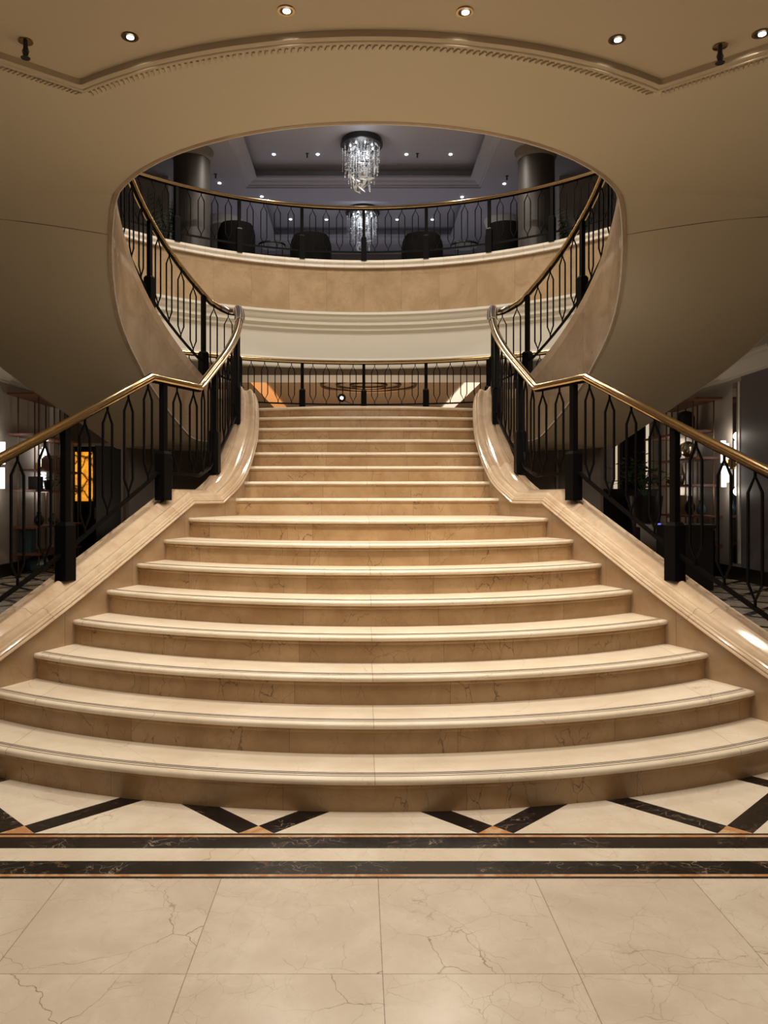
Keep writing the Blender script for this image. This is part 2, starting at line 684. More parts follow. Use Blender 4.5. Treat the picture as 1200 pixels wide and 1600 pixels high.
def front_plate(z):
    mb = MB()
    inner, outer = [], []
    # right half from the axis (a=-90) round to a=-29, paired with the outer boundary
    K = 30
    for i in range(K + 1):
        t = i / K
        a = -90 + 61 * t
        inner.append((*circ(RI, a), z))
        if a < aL:
            outer.append((*circ(arcR, a), z))
        else:
            s = (a - aL) / (-29 - aL)
            if s < 0.5:
                k = s / 0.5
                outer.append((1.90 + (6.5 - 1.90) * k, 5.14 + (1.35 - 5.14) * k, z))
            elif s < 0.8:
                k = (s - 0.5) / 0.3
                outer.append((6.5 + 2.5 * k, 1.35 + (7.4 - 1.35) * k, z))
            else:
                k = (s - 0.8) / 0.2
                e = circ(RO, -8)
                outer.append((9 + (e[0] - 9) * k, 7.4 + (e[1] - 7.4) * k, z))
    mb.grid([inner, outer])
    m2 = mb.mirrored()
    mb.add(m2.v, m2.f)
    return mb


struct(front_plate(ZS), 'ceiling', M['soffit'], 0)
struct(front_plate(ZU), 'floor', M['fascia'], 0)
# lobby ceiling: everything nearer than the cornice line
mb = MB()
pin = [(*circ(arcR, -90 + (aL + 90) * i / 20), ZC) for i in range(21)] + [(6.5, 1.35, ZC), (9, 1.35, ZC)]
pout = [(p[0], -6, ZC) for p in pin]
mb.grid([pin, pout])
m2 = mb.mirrored()
mb.add(m2.v, m2.f)
struct(mb, 'ceiling', M['ceil'], 0)
# the cornice between the two levels: curved run with mitred flares
cpath = [(9, 1.35), (6.5, 1.35)] + [circ(arcR, aL + (-90 - aL) * i / 24) for i in range(25)]
cpath = cpath + [(-x, y) for x, y in cpath[-2::-1]]
cprof = [(0.045, 0.001), (0.045, 0.045), (-0.075, 0.045), (-0.075, 0.034), (-0.064, 0.030), (-0.058, 0.018), (-0.040, 0.008), (-0.034, 0.010), (-0.028, -0.004), (-0.012, -0.012), (0.004, -0.010), (0.010, -0.002), (0.030, -0.004)]
struct(MB().sweep([(x, y, ZS) for x, y in cpath], [(-u, v) for u, v in cprof]), 'trim_1', M['ceil'], 30)
# rope enrichment under the cornice, one carved strip
rope = MB()
cum = 0
for i in range(len(cpath) - 1):
    (x0, y0), (x1, y1) = cpath[i], cpath[i + 1]
    L = math.hypot(x1 - x0, y1 - y0)
    if abs(x0) > 4.5 and abs(x1) > 4.5:
        continue
    n = max(1, int(L / 0.028))
    for k in range(n):
        t = (k + 0.5) / n
        x, y = x0 + (x1 - x0) * t, y0 + (y1 - y0) * t
        a = math.atan2(y1 - y0, x1 - x0)
        nx, ny = math.sin(a), -math.cos(a)
        c = (x + nx * 0.05, y + ny * 0.05)
        rope.obox(c, 0.0075, 0.024, ZS - 0.014, ZS + 0.004, a + 0.45)
struct(rope, 'trim_2', M['ceil'], 0)

# lobby side and back walls
struct(MB().box(-9.1, -9, -6, 26.5, 0, 8), 'wall_left', M['hallwall'], 0)
struct(MB().box(9, 9.1, -6, 26.5, 0, 8), 'wall_right', M['hallwall'], 0)
struct(MB().box(-9, 9, -6.1, -6, 0, ZC), 'wall_front', M['hallwall'], 0)

# ------------------------------------------------------------------ paths of the curbs
def zcurb(D):
    if D < 6.48:
        return 1.415 - 0.499 * (6.48 - D)
    if D < 6.95:
        return 1.415
    return min(ZM + 0.122, 1.415 + 0.485 * (D - 6.95))


def zst(a):          # top of the curb on the curved flight
    return min(ZU + 0.224, max(ZM + 0.244, 2.98 + (37.2 - a) * 0.0335))


facepts = [(2.53, 4.05), (2.12, 4.88), (1.84, 5.54), (1.48, 6.48), (1.32, 6.95), (1.225, 7.27), (1.195, 7.6), (1.195, 8.0), (1.21, 8.35), (1.245, 8.7), (1.29, 9.05), (1.345, 9.4), (1.42, 9.7), (1.50, 9.88)]
fp = catmull([(x, y, 0) for x, y in facepts], 5)
lower_face = [(x, y, zcurb(y)) for x, y, _ in fp]
# make the slope breaks exact
for brk in (6.48, 6.95):
    for i in range(len(lower_face) - 1):
        if lower_face[i][1] < brk < lower_face[i + 1][1] and abs(lower_face[i][1] - brk) > 0.01:
            t = (brk - lower_face[i][1]) / (lower_face[i + 1][1] - lower_face[i][1])
            lower_face.insert(i + 1, (lower_face[i][0] + t * (lower_face[i + 1][0] - lower_face[i][0]), brk, zcurb(brk)))
            break
cc, cr = (1.78, 9.87), 0.28
lower_face = [p for p in lower_face if p[1] < 9.86]
curl = [(cc[0] - cr * math.cos(R(t)), cc[1] + cr * math.sin(R(t)), ZM + 0.122) for t in (8, 30, 52, 74, 96, 118)]
CW = 0.25
fl_a = [45 - i * 2.5 for i in range(int((45 + 88) / 2.5) + 1)] + [-90]
flight_face = [(*circ(RI + CW, a), zst(a) - 0.122) for a in fl_a if a <= 43]
lower_path = lower_face + curl
flight_path = [curl[-1]] + flight_face


def faceX(y):
    return interp([(p[1], p[0]) for p in lower_face], y)


CURB = [(-0.040, 0), (-0.046, 0.008), (-0.042, 0.016), (-0.034, 0.019), (-0.034, 0.024), (-0.036, 0.032), (-0.030, 0.040), (-0.020, 0.042), (-0.020, 0.048), (-0.008, 0.056), (-0.004, 0.070), (0.006, 0.086), (0.022, 0.095), (0.040, 0.092), (0.056, 0.078), (0.073, 0.070), (0.090, 0.074), (0.108, 0.094), (0.124, 0.114), (0.142, 0.121), (0.160, 0.120), (0.174, 0.112), (0.180, 0.104), (0.185, 0.104), (0.187, 0.122), (CW, 0.122), (CW, 0.0)]

# ------------------------------------------------------------------ grand staircase
DN = {n: (3.590 + (n - 1) * 0.3245 if n <= 8 else 7.256 + (n - 9) * 0.335) for n in range(1, 17)}
SAG = {13: 0.05, 14: 0.09, 15: 0.14, 16: 0.22}


def nose_y(n, x):
    if n <= 8:
        r = 8.05 - DN[n]
        return DN[n] + r - math.sqrt(max(r * r - x * x, 0.0))
    s = SAG.get(n, 0)
    if not s:
        return DN[n]
    hw = 1.32
    r = (hw * hw + s * s) / (2 * s)
    return DN[n] + r - math.sqrt(r * r - x * x)


def half_w(n):
    x = 1.4
    for _ in range(40):
        x = 0.5 * x + 0.5 * faceX(nose_y(n, x))
    return x


stairs = thing('grand_staircase', (0, 3.6, 0), 'wide cream marble staircase with bowed lower steps and moulded marble curbs', 'staircase')
for n in range(1, 17):
    hw = half_w(n) + 0.05
    xs = [-hw + 2 * hw * i / 48 for i in range(49)]
    z = n * RISE
    th = 0.032
    tm = MB()
    rows = []
    for x in xs:
        y = nose_y(n, x)
        if n < 16:
            yb = nose_y(n + 1, x) + 0.05
        else:
            yb = 10.3
        r = th / 2
        row = [(x, yb, z), (x, y + r, z)]
        for t in (60, 30, 0, -30, -60):
            row.append((x, y + r - r * math.cos(R(t)), z - r + r * math.sin(R(t))))
        row += [(x, y + r, z - th), (x, y + 0.055, z - th), (x, yb, z - th)]
        rows.append(row)
    k = len(rows[0])
    tm.grid(rows)
    tm.add(rows[0], [tuple(range(k))])
    tm.add(rows[-1], [tuple(range(k))[::-1]])
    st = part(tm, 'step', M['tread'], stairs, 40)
    rm = MB()
    for x0, x1 in zip(xs, xs[1:]):
        y0, y1 = nose_y(n, x0) + 0.030, nose_y(n, x1) + 0.030
        rm.add([(x0, y0, z - RISE - 0.0), (x1, y1, z - RISE), (x1, y1, z - th + 0.002), (x0, y0, z - th + 0.002)], [(0, 1, 2, 3)])
        # small cove moulding under the nosing
        y0, y1 = y0 - 0.012, y1 - 0.012
        rm.add([(x0, y0, z - th - 0.012), (x1, y1, z - th - 0.012), (x1, y1, z - th + 0.001), (x0, y0, z - th + 0.001)], [(0, 1, 2, 3)])
        rm.add([(x0, y0, z - th - 0.012), (x1, y1, z - th - 0.012), (x1, y1 + 0.012, z - th - 0.022), (x0, y0 + 0.012, z - th - 0.022)], [(3, 2, 1, 0)])
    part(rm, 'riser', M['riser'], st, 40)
    gm = MB()
    for d0, d1 in ((0.040, 0.0465), (0.062, 0.068), (0.074, 0.080), (0.086, 0.092)):
        for x0, x1 in zip(xs[1:-1], xs[2:-1]):
            ya, yb = nose_y(n, x0), nose_y(n, x1)
            gm.add([(x0, ya + d0, z + 0.0006), (x1, yb + d0, z + 0.0006), (x1, yb + d1, z + 0.0006), (x0, ya + d1, z + 0.0006)], [(0, 1, 2, 3)])
    if n <= 8:
        part(gm, 'grip_groove', M['groove'], st, 0)

for mir in (False, True):
    part(MB().sweep(lower_path, CURB, mirror=mir), 'curb', M['curb'], stairs, 18)
    sm = MB()
    # stringer wall under the curb, down to the floor
    fa = [(x, y) for x, y, z in lower_path]
    rows = []
    body = MB()
    path0 = [(x, y, 0) for x, y, z in lower_path]
    tmp = MB().sweep(path0, [(0, 0), (CW - 0.012, 0)], closed_prof=False, mirror=mir)
    N = len(lower_path)
    vs = []
    for i in range(N):
        zt = lower_path[i][2] + 0.01
        a, c = tmp.v[2 * i], tmp.v[2 * i + 1]
        vs += [(a[0], a[1], 0), (a[0], a[1], zt), (c[0], c[1], zt), (c[0], c[1], 0)]
    fs = []
    for i in range(N - 1):
        for k in range(3):
            fs.append((i * 4 + k, i * 4 + k + 1, (i + 1) * 4 + k + 1, (i + 1) * 4 + k))
    fs.append((0, 1, 2, 3))
    fs.append((4 * N - 1, 4 * N - 2, 4 * N - 3, 4 * N - 4))
    body.add(vs, fs)
    part(body, 'stringer', M['stringer'], stairs, 35)

# ------------------------------------------------------------------ curved flights
for mir in (False, True):
    side = 'left' if mir else 'right'
    sx = -1 if mir else 1
    fl = thing('curved_staircase', (sx * 3.4, C0, ZM), 'curved upper flight sweeping round the %s side with brown marble inner face and plaster underside' % side, 'staircase')
    part(MB().sweep(flight_path, CURB, mirror=mir), 'curb', M['curb'], fl, 18)
    rows, edge = [], []
    angs = [45] + fl_a[1:]
    for a in angs:
        x, y = circ(RI, a)
        xo, yo = circ(RI + 0.04, a)
        zb, zt = zin(a), zst(a) - 0.11
        if a < -30:
            zb = ZS
        rows.append([(sx * xo, yo, zt), (sx * x, y, zt), (sx * x, y, (zt + zb) / 2), (sx * x, y, zb - 0.002), (sx * xo, yo, zb - 0.002)])
    sm = MB().grid(rows)
    # the start of the stringer wraps round the curl down to the landing underside
    part(sm, 'stringer', M['fl_stringer'] if 'fl_stringer' in M else M['stringer'], fl, 35)
    em = MB()
    pth = [(sx * circ(RI, a)[0], circ(RI, a)[1], (zin(a) if a >= -30 else ZS)) for a in angs]
    em.tube(pth, 0.006, 4)
    part(em, 'edge_bead', M['cream'], fl, 35)
    # helical underside
    rows = []
    NS = 44
    for i in range(NS + 1):
        t = i / NS
        ai, ao = 58 + (-29 - 58) * t, 58 + (-8 - 58) * t
        pi_, po = circ(RI, ai), circ(RO, ao)
        zi, zo = zin(ai), zout(ao)
        row = []
        for k in range(9):
            s = k / 8
            # points follow the annulus rather than the chord
            a = ai + (ao - ai) * s
            r = RI + (RO - RI) * s
            row.append((sx * r * math.cos(R(a)), C0 + r * math.sin(R(a)), zi + (zo - zi) * s))
        rows.append(row)
    part(MB().grid(rows), 'soffit', M['soffit'], fl, 30)
    # shadow joint in the plaster where the flat soffit ends
    jp = []
    for k in range(13):
        s = k / 12
        t = 0.897 + 0.10 * s
        ai, ao = 58 + (-29 - 58) * t, 58 + (-8 - 58) * t
        a, r = ai + (ao - ai) * s, RI + (RO - RI) * s
        jp.append((sx * r * math.cos(R(a)), C0 + r * math.sin(R(a)), zin(ai) + (zout(ao) - zin(ai)) * s - 0.001))
    part(MB().tube(jp, 0.003, 4), 'joint', M['groove'], fl, 0)
    # treads of the curved flight (16 risers)
    tm = MB()
    a0, a1 = 42.0, -36.0
    for k in range(16):
        aa, ab = a0 + (a1 - a0) * k / 16, a0 + (a1 - a0) * (k + 1) / 16
        z0, z1 = ZM + k * RISE - 0.02, ZM + (k + 1) * RISE
        r0, r1 = RI + CW - 0.03, RO
        q = [circ(r0, aa), circ(r1, aa), circ(r1, ab), circ(r0, ab)]
        vs = [(sx * x, y, z0) for x, y in q] + [(sx * x, y, z1) for x, y in q]
        tm.add(vs, [(0, 3, 2, 1), (4, 5, 6, 7), (0, 1, 5, 4), (1, 2, 6, 5), (2, 3, 7, 6), (3, 0, 4, 7)])
    part(tm, 'flight_steps', M['tread'], fl, 0)

# mezzanine landing slab
mb = MB()
ring_in = [circ(RI - 0.0, a) for a in range(42, 139, 4)]
ring_out = [circ(RO + 0.05, a) for a in range(42, 139, 4)]
mb.grid([[(x, y, ZM) for x, y in ring_in], [(x, y, ZM) for x, y in ring_out]])
mb.grid([[(x, y, 2.18) for x, y in ring_in], [(x, y, 2.18) for x, y in ring_out]])
mb.grid([[(x, y, ZM) for x, y in ring_out], [(x, y, 2.18) for x, y in ring_out]])
mb.add([(-1.7, 9.75, 2.18), (1.7, 9.75, 2.18), (1.9, 10.9, 2.18), (-1.9, 10.9, 2.18)], [(0, 1, 2, 3)])
struct(mb, 'floor', M['tread'], 0)

# ------------------------------------------------------------------ drum: marble band, cornice, cream wall
A_ = [-36 + i * 3 for i in range(0, 85)]          # -36 .. 216


def drum_path(z, a0=-30, a1=210, st=3):
    n = int((a1 - a0) / st)
    return [(*circ(RO, a0 + (a1 - a0) * i / n), z) for i in range(n + 1)]


# anticlockwise path: right-hand normal points outward
marb = MB().sweep(drum_path(4.56), [(0.05, 0), (0.05, 0.74), (0.30, 0.74), (0.30, 0)])
struct(marb, 'wall_upper_band', M['fascia'], 35)
TP = [(0.06, 0), (-0.005, 0.0), (-0.005, 0.018), (0.012, 0.030), (0.012, 0.052), (-0.006, 0.062), (-0.020, 0.080), (-0.020, 0.118), (0.0, 0.124), (0.30, 0.124), (0.30, 0)]
struct(MB().sweep(drum_path(5.296), TP), 'trim_3', M['trim_marble'], 35)
CP = [(0.30, 0.90), (0.02, 0.90), (0.02, 0.86), (0.05, 0.84), (0.06, 0.79), (0.10, 0.75), (0.10, 0.70), (0.15, 0.66), (0.15, 0.62), (0.20, 0.58), (0.21, 0.40), (0.21, 0.16), (0.16, 0.12), (0.16, 0.0), (0.30, 0.0)]
struct(MB().sweep(drum_path(3.66), CP), 'wall_drum', M['cream'], 35)
# lower drum behind the flights (below the cream band, where the flights meet it)
mb = MB()
for sx in (1, -1):
    rows = []
    for i in range(20):
        a = -8 + 52 * i / 19
        zb = zout(a) - 0.01
        if a > 42:
            zb = 2.18
        x, y = circ(RO, a)
        rows.append([(sx * x, y, zb), (sx * x, y, max(3.7, zb + 0.05))])
    mb.grid(rows)
struct(mb, 'wall_drum_lower', M['cream'], 35)

# ------------------------------------------------------------------ upper storey
ring = [circ(RO + 0.05, a) for a in range(-8, 189, 4)]
mb = MB()
outer = []
for x, y in ring:
    a = math.atan2(y - C0, x)
    # project to the rectangle
    k = min(9 / max(abs(math.cos(a)), 1e-6), (18.5 - C0) / max(math.sin(a), 1e-6) if math.sin(a) > 0 else 1e9)
    outer.append((k * math.cos(a), C0 + k * math.sin(a)))
mb.grid([[(x, y, ZU) for x, y in ring], [(x, y, ZU) for x, y in outer]])
struct(mb, 'floor', M['brownwall'], 0)
ZL, ZT = 7.26, 7.60
tx, BAYS = 1.98, (9.86, 13.06, 16.26)
hx, hy, hn = 2.23, 1.54, 1.10           # half sizes of the tray openings in the lower ceiling
mb = MB()
mb.box(-9, -hx, -1, 18.5, ZL, ZL + 0.04).box(hx, 9, -1, 18.5, ZL, ZL + 0.04)
ys = [-1] + [v for yc in BAYS for v in (yc - hn, yc + hy)] + [18.5]
for ya, yb in zip(ys[::2], ys[1::2]):
    mb.box(-hx, hx, ya, yb, ZL, ZL + 0.04)
struct(mb, 'ceiling', M['upceil'], 0)
tprof = [(0.0, 0.0), (0.035, 0.0), (0.035, 0.022), (0.07, 0.03), (0.07, 0.045), (0.13, 0.07), (0.16, 0.10), (0.21, 0.112), (0.25, 0.115), (0.25, 0.15), (-0.02, 0.15)]
for nb, yc in enumerate(BAYS):
    struct(MB().box(-hx - 0.3, hx + 0.3, yc - hn - 0.02, yc + hy + 0.02, ZT, ZT + 0.04), 'ceiling', M['upceil'], 0)
    tm = MB()
    loop = [(-hx, yc - hn), (-hx, yc + hy), (hx, yc + hy), (hx, yc - hn), (-hx, yc - hn)]
    for pa, pb in zip(loop, loop[1:]):
        dx, dy = pb[0] - pa[0], pb[1] - pa[1]
        L = math.hypot(dx, dy)
        dx, dy = dx / L, dy / L
        nx, ny = dy, -dx
        vs = []
        for u, v in tprof:
            vs.append((pa[0] + nx * u + dx * u, pa[1] + ny * u + dy * u, ZL + v))
            vs.append((pb[0] + nx * u - dx * u, pb[1] + ny * u - dy * u, ZL + v))
        K = len(tprof)
        tm.add(vs, [(2 * k, 2 * k + 1, 2 * ((k + 1) % K) + 1, 2 * ((k + 1) % K)) for k in range(K)])
    x0, x1, y0, y1 = -hx, hx, yc - hn, yc + hy
    for a, b_ in (((x0, y0), (x0, y1)), ((x0, y1), (x1, y1)), ((x1, y1), (x1, y0)), ((x1, y0), (x0, y0))):
        tm.add([(*a, ZL + 0.03), (*b_, ZL + 0.03), (*b_, ZT), (*a, ZT)], [(0, 1, 2, 3)])
    struct(tm, 'trim_%d' % (4 if nb == 0 else 12 + nb), M['upceil'], 0)
struct(MB().box(-9, 9, 18.5, 18.6, ZU, ZL), 'wall_back_upper', M['brownwall'], 0)
struct(MB().box(-9, 9, -1.1, -1, ZU, ZL), 'wall_front_upper', M['upwall'], 0)
for sx in (-1, 1):
    struct(MB().box(min(sx * 3.52, sx * 4.9), max(sx * 3.52, sx * 4.9), 14.0, 14.25, ZU, ZL), 'wall_left_upper' if sx < 0 else 'wall_right_upper', M['hallwall'], 0)
for yc, mat, capm, where in ((13.0, M['upcol'], M['upwall'], 'dark round column on the %s of the upper balcony, nearest the railing'), (16.2, M['hallwall'], M['cream'], 'paler round column farther back, seen over the %s armchair of the balcony')):
    for sx, nm in ((-1, 'left'), (1, 'right')):
        x = sx * 2.88
        c = thing('column', (x, yc, ZU), where % nm, 'column')
        part(MB().lathe((x, yc, ZU), [(0.30, 0.12), (0.30, 2.0)], 40), 'shaft', mat, c)
        part(MB().lathe((x, yc, ZL - 0.13), [(0.31, -0.03), (0.325, 0.0), (0.335, 0.02), (0.335, 0.05), (0.36, 0.10), (0.36, 0.128)], 40), 'capital', capm, c)
        part(MB().lathe((x, yc, ZU), [(0.37, 0), (0.37, 0.08), (0.34, 0.11), (0.30, 0.13)], 40), 'base', M['upcol'], c)

# ------------------------------------------------------------------ railings
def hexagon(mb, top, bot, d, hw=0.050, r=0.0095, sh=0.10):
    """elongated hexagon baluster between two points on a vertical; d = plan direction"""
    x, y = bot[0], bot[1]
    z0, z1 = bot[2] + 0.035, top[2] - 0.035
    dx, dy = d
    pts = [(x, y, z1), (x + dx * hw, y + dy * hw, z1 - sh), (x + dx * hw, y + dy * hw, z0 + sh), (x, y, z0), (x - dx * hw, y - dy * hw, z0 + sh), (x - dx * hw, y - dy * hw, z1 - sh)]
    mb.tube(pts, r, 4, closed=True)
    mb.tube([(x, y, z1 - 0.008), (x, y, top[2])], r, 4)
    mb.tube([(x, y, bot[2]), (x, y, z0 + 0.008)], r, 4)
    return mb


RAILP = [(u * 1.28, v * 1.15) for u, v in ((-0.028, -0.012), (-0.036, 0.0), (-0.034, 0.012), (-0.026, 0.016), (-0.026, 0.022), (-0.018, 0.034), (0.0, 0.040), (0.018, 0.034), (0.026, 0.022), (0.026, 0.016), (0.034, 0.012), (0.036, 0.0), (0.028, -0.012))]
RAILW = [(u * 1.35, v * 1.25) for u, v in RAILP]
UNDER = [(-0.018, -0.026), (-0.018, -0.010), (0.018, -0.010), (0.018, -0.026)]
BOT = [(-0.014, -0.012), (-0.014, 0.012), (0.014, 0.012), (0.014, -0.012)]


class Path:
    def __init__(s, pts):
        s.p = pts
        s.c = [0]
        for a, b_ in zip(pts, pts[1:]):
            s.c.append(s.c[-1] + math.hypot(b_[0] - a[0], b_[1] - a[1]))
        s.L = s.c[-1]

    def at(s, t):
        t = max(0, min(s.L, t))
        for i in range(len(s.c) - 1):
            if t <= s.c[i + 1] + 1e-9:
                k = (t - s.c[i]) / max(s.c[i + 1] - s.c[i], 1e-9)
                a, b_ = s.p[i], s.p[i + 1]
                L = math.hypot(b_[0] - a[0], b_[1] - a[1]) or 1e-9
                return tuple(a[j] + (b_[j] - a[j]) * k for j in range(len(a))), ((b_[0] - a[0]) / L, (b_[1] - a[1]) / L)

    def near(s, x, y):
        best = None
        n = int(s.L / 0.01)
        for i in range(n + 1):
            t = i * s.L / n
            q, _ = s.at(t)
            d = math.hypot(q[0] - x, q[1] - y)
            if best is None or d < best[0]:
                best = (d, t)
        return best[1]


def railing(root, pts, posts, zbase, mir=False, per=0.232, railmat=None, bw=0.048, box_h=0.40, silver_from=None, ends=True):
    """pts: (x,y,zrail,zbottomrail); posts: list of arc lengths; zbase(t)->newel foot height"""
    sx = -1 if mir else 1
    pa = Path(pts)
    top = [(p[0], p[1], p[2]) for p in pts]
    if silver_from is None:
        part(MB().sweep(top, RAILP, mirror=mir), 'handrail', railmat or M['brass'], root, 50)
    else:
        i0, i1 = silver_from
        part(MB().sweep(top[:i0 + 1], RAILP, mirror=mir), 'handrail', M['brass'], root, 50)
        part(MB().sweep(top[i0:i1 + 1], RAILW, mirror=mir), 'handrail', M['silver'], root, 50, label='silvery polished handrail volute')
        part(MB().sweep(top[i1:], RAILP, mirror=mir), 'handrail', M['brass'], root, 50)
    part(MB().sweep(top, UNDER, mirror=mir), 'rail_channel', M['iron'], root, 50)
    part(MB().sweep([(p[0], p[1], p[3]) for p in pts], BOT, mirror=mir), 'bottom_rail', M['iron'], root, 50)
    for t in posts:
        q, d = pa.at(t)
        a = math.atan2(d[1], d[0])
        zb = zbase(t, q)
        pm = MB()
        pm.obox((q[0], q[1]), 0.024, 0.024, zb + box_h * 0.9, q[2] - 0.015, a)
        bx = MB()
        bx.obox((q[0], q[1]), bw, bw, zb, zb + box_h - 0.025, a)
        bx.obox((q[0], q[1]), bw, bw, zb + box_h - 0.025, zb + box_h, a, top=1.0)
        v = bx.v[-4:]
        bx.v[-4:] = [(q[0] + (x - q[0]) * 0.68, q[1] + (y - q[1]) * 0.68, z) for x, y, z in v]
        if mir:
            pm, bx = pm.mirrored(), bx.mirrored()
        post = part(pm, 'newel_post', M['iron'], root, 0)
        part(bx, 'newel_box', M['iron'], post, 0)
    ps = sorted(posts)
    spans = []
    if ends:
        spans.append((max(0, ps[0] - per * 4.6), ps[0], True))
    spans += [(a, b_, False) for a, b_ in zip(ps, ps[1:])]
    for a, b_, open_start in spans:
        L = b_ - a
        n = max(1, round(L / per - 0.35))
        for k in range(n):
            t = a + L * (k + 0.80) / (n + 0.60)
            q, d = pa.at(t)
            hm = hexagon(MB(), (q[0], q[1], q[2] - 0.02), (q[0], q[1], q[3] + 0.01), d)
            if mir:
                hm = hm.mirrored()
            part(hm, 'baluster', M['iron'], root, 0)


# rail path of the main stair, its curl and the curved flight
def zr(D):
    if D < 6.17:
        return 2.408 - 0.522 * (6.17 - D)
    if D < 6.75:
        return 2.408
    return min(3.80, 2.408 + 0.485 * (D - 6.75))


rp = [(2.60, 4.1), (2.076, 5.306), (1.73, 6.17), (1.47, 6.75)]
up = catmull([(1.47, 6.75, 0), (1.435, 7.3, 0), (1.41, 7.7, 0), (1.405, 8.1, 0), (1.42, 8.5, 0), (1.455, 8.9, 0), (1.50, 9.25, 0), (1.56, 9.55, 0), (1.605, 9.77, 0)], 3)
pts = []
for x, y in rp[:3]:
    pts.append((x, y, zr(y), zr(y) - 0.86))
pts[2] = (1.73, 6.17, 2.408, 2.408 - 0.80)
for x, y in ((1.70, 6.235), (1.50, 6.68)):
    pts.append((x, y, 2.408, 2.408 - 0.745))
for i, (x, y, _) in enumerate(up):
    k = min(1, max(0, (y - 6.75) / 0.35))
    pts.append((x, y, zr(y) + 0.0, zr(y) - 0.755 - 0.09 * k))
i_s = len(pts) - 9
for x, y, z in ((1.605, 9.87, 3.815), (1.635, 9.95, 3.825), (1.70, 9.995, 3.835), (1.775, 9.995, 3.85), (1.85, 9.96, 3.88)):
    pts.append((x, y, z, z - 0.86))
i_e = len(pts) - 1
RR = RI + 0.065
for a in range(41, -90, -3):
    z = min(ZU + 1.10, 4.0 + (39 - a) * 0.0305)
    k = 0.86 if z < ZU + 1.05 else 0.74
    pts.append((*circ(RR, a), z, z - k))
pp_ = Path(pts)
postXY = [(2.49, 4.35), (2.076, 5.306), (1.667, 6.31), (1.437, 7.30), (1.42, 8.47), (1.60, 9.74)] + [circ(RR, a) for a in (38.5, 17.5, -5.5, -29, -52, -75)]
tposts = [pp_.near(*q) for q in postXY]


def zb_main(t, q):
    if q[1] < 9.9 and q[0] < 1.66 or q[1] < 6.4:
        z = zcurb(q[1]) + 0.112
        if t == tposts[1] or t == tposts[0]:
            z -= 0.04
        if q[1] < 6.3 and q[0] < 1.0:
            z = ZU + 0.22
        return z
    a = math.degrees(math.atan2(q[1] - C0, q[0]))
    return zst(a) - 0.02


for mir in (False, True):
    nm = 'left' if mir else 'right'
    root = thing('stair_railing', ((-1 if mir else 1) * 1.73, 6.2, 1.5), 'black iron railing with brass handrail along the %s side of the grand staircase' % nm, 'railing')

    def zbase(t, q):
        x = q[0]
        if q[1] < 9.85 and t < pp_.near(1.605, 9.8):
            return zcurb(q[1]) + 0.112 - (0.04 if q[1] < 6 else 0)
        return zst(math.degrees(math.atan2(q[1] - C0, max(x, 1e-3)))) - 0.03
    railing(root, pts, tposts, zbase, mir, silver_from=(i_s, i_e))

# railing at the back of the mezzanine landing and the balcony railing above it
RB = RO - 0.055
BAY = 12.35
lr = thing('landing_railing', (0, C0 + RB, ZM), 'curved black iron railing across the back of the middle landing behind the top step', 'railing')
lp = [(*circ(RB, a), ZM + 1.10, ZM + 0.41) for a in range(132, 47, -2)]
P_ = Path(lp)
railing(lr, lp, [P_.near(*circ(RB, 90 + BAY * k)) for k in (3, 2, 1, 0, -1, -2, -3)], lambda t, q: ZM + 0.20, bw=0.045, box_h=0.46, ends=False)
struct(MB().sweep([(*circ(RB, a), ZM - 0.02) for a in range(136, 43, -2)], [(-0.07, 0), (-0.07, 0.24), (0.09, 0.24), (0.09, 0)]), 'trim_6', M['trim_marble'], 35)
br = thing('balcony_railing', (0, C0 + RB, ZU), 'curved black iron railing with brass handrail round the upper balcony', 'railing')
bp_ = [(*circ(RB + 0.06, a), ZU + 1.085, ZU + 0.36) for a in range(206, -27, -2)]
P_ = Path(bp_)
railing(br, bp_, [P_.near(*circ(RB, 90 + BAY * k)) for k in range(8, -9, -1)], lambda t, q: ZU + 0.21, bw=0.045, box_h=0.40, ends=False)

# ------------------------------------------------------------------ lobby ceiling fittings
names = ['leftmost of the round downlights in the tan ceiling', 'round downlight in the tan ceiling, second from the left', 'round downlight in the tan ceiling, right of the centre', 'round downlight in the tan ceiling between the centre and the right sprinkler', 'round downlight in the tan ceiling at the right edge, beside the sprinkler']
first = None
for (x, y), nm in zip(((203, 57), (447, 16), (726, 18), (964, 61), (1189, 52)), names):
    D = (ZC - EYE) * F / (CY - y)
    px, py, _ = at(x, y, D)
    if first is None:
        first = thing('downlight', (px, py, ZC), nm, 'ceiling light', 'downlights in the lobby ceiling')
        o = (px, py, ZC)
        rim = MB().lathe(o, [(0.036, -0.001), (0.036, -0.006), (0.050, -0.006), (0.052, -0.001)], 28)
        part(rim, 'rim', M['brass'], first, 40)
        can = MB()
        can.lathe((px, py, ZC - 0.003), [(0.044, -0.002), (0.044, 0.0)], 28)
        part(can, 'baffle', M['black'], first, 0)
        part(MB().lathe((px + 0.004, py - 0.006, ZC - 0.012), [(0.010, -0.004), (0.022, 0.0), (0.022, 0.004)], 24), 'lens', M['lamp'], first, 40)
    else:
        copy_thing(first, (px, py, ZC), nm)
    s = light('downlight_beam', 'SPOT', (px, py, ZC - 0.03), 175, WARM, (33, 0, 0), 0.03, angle=110, blend=0.9)


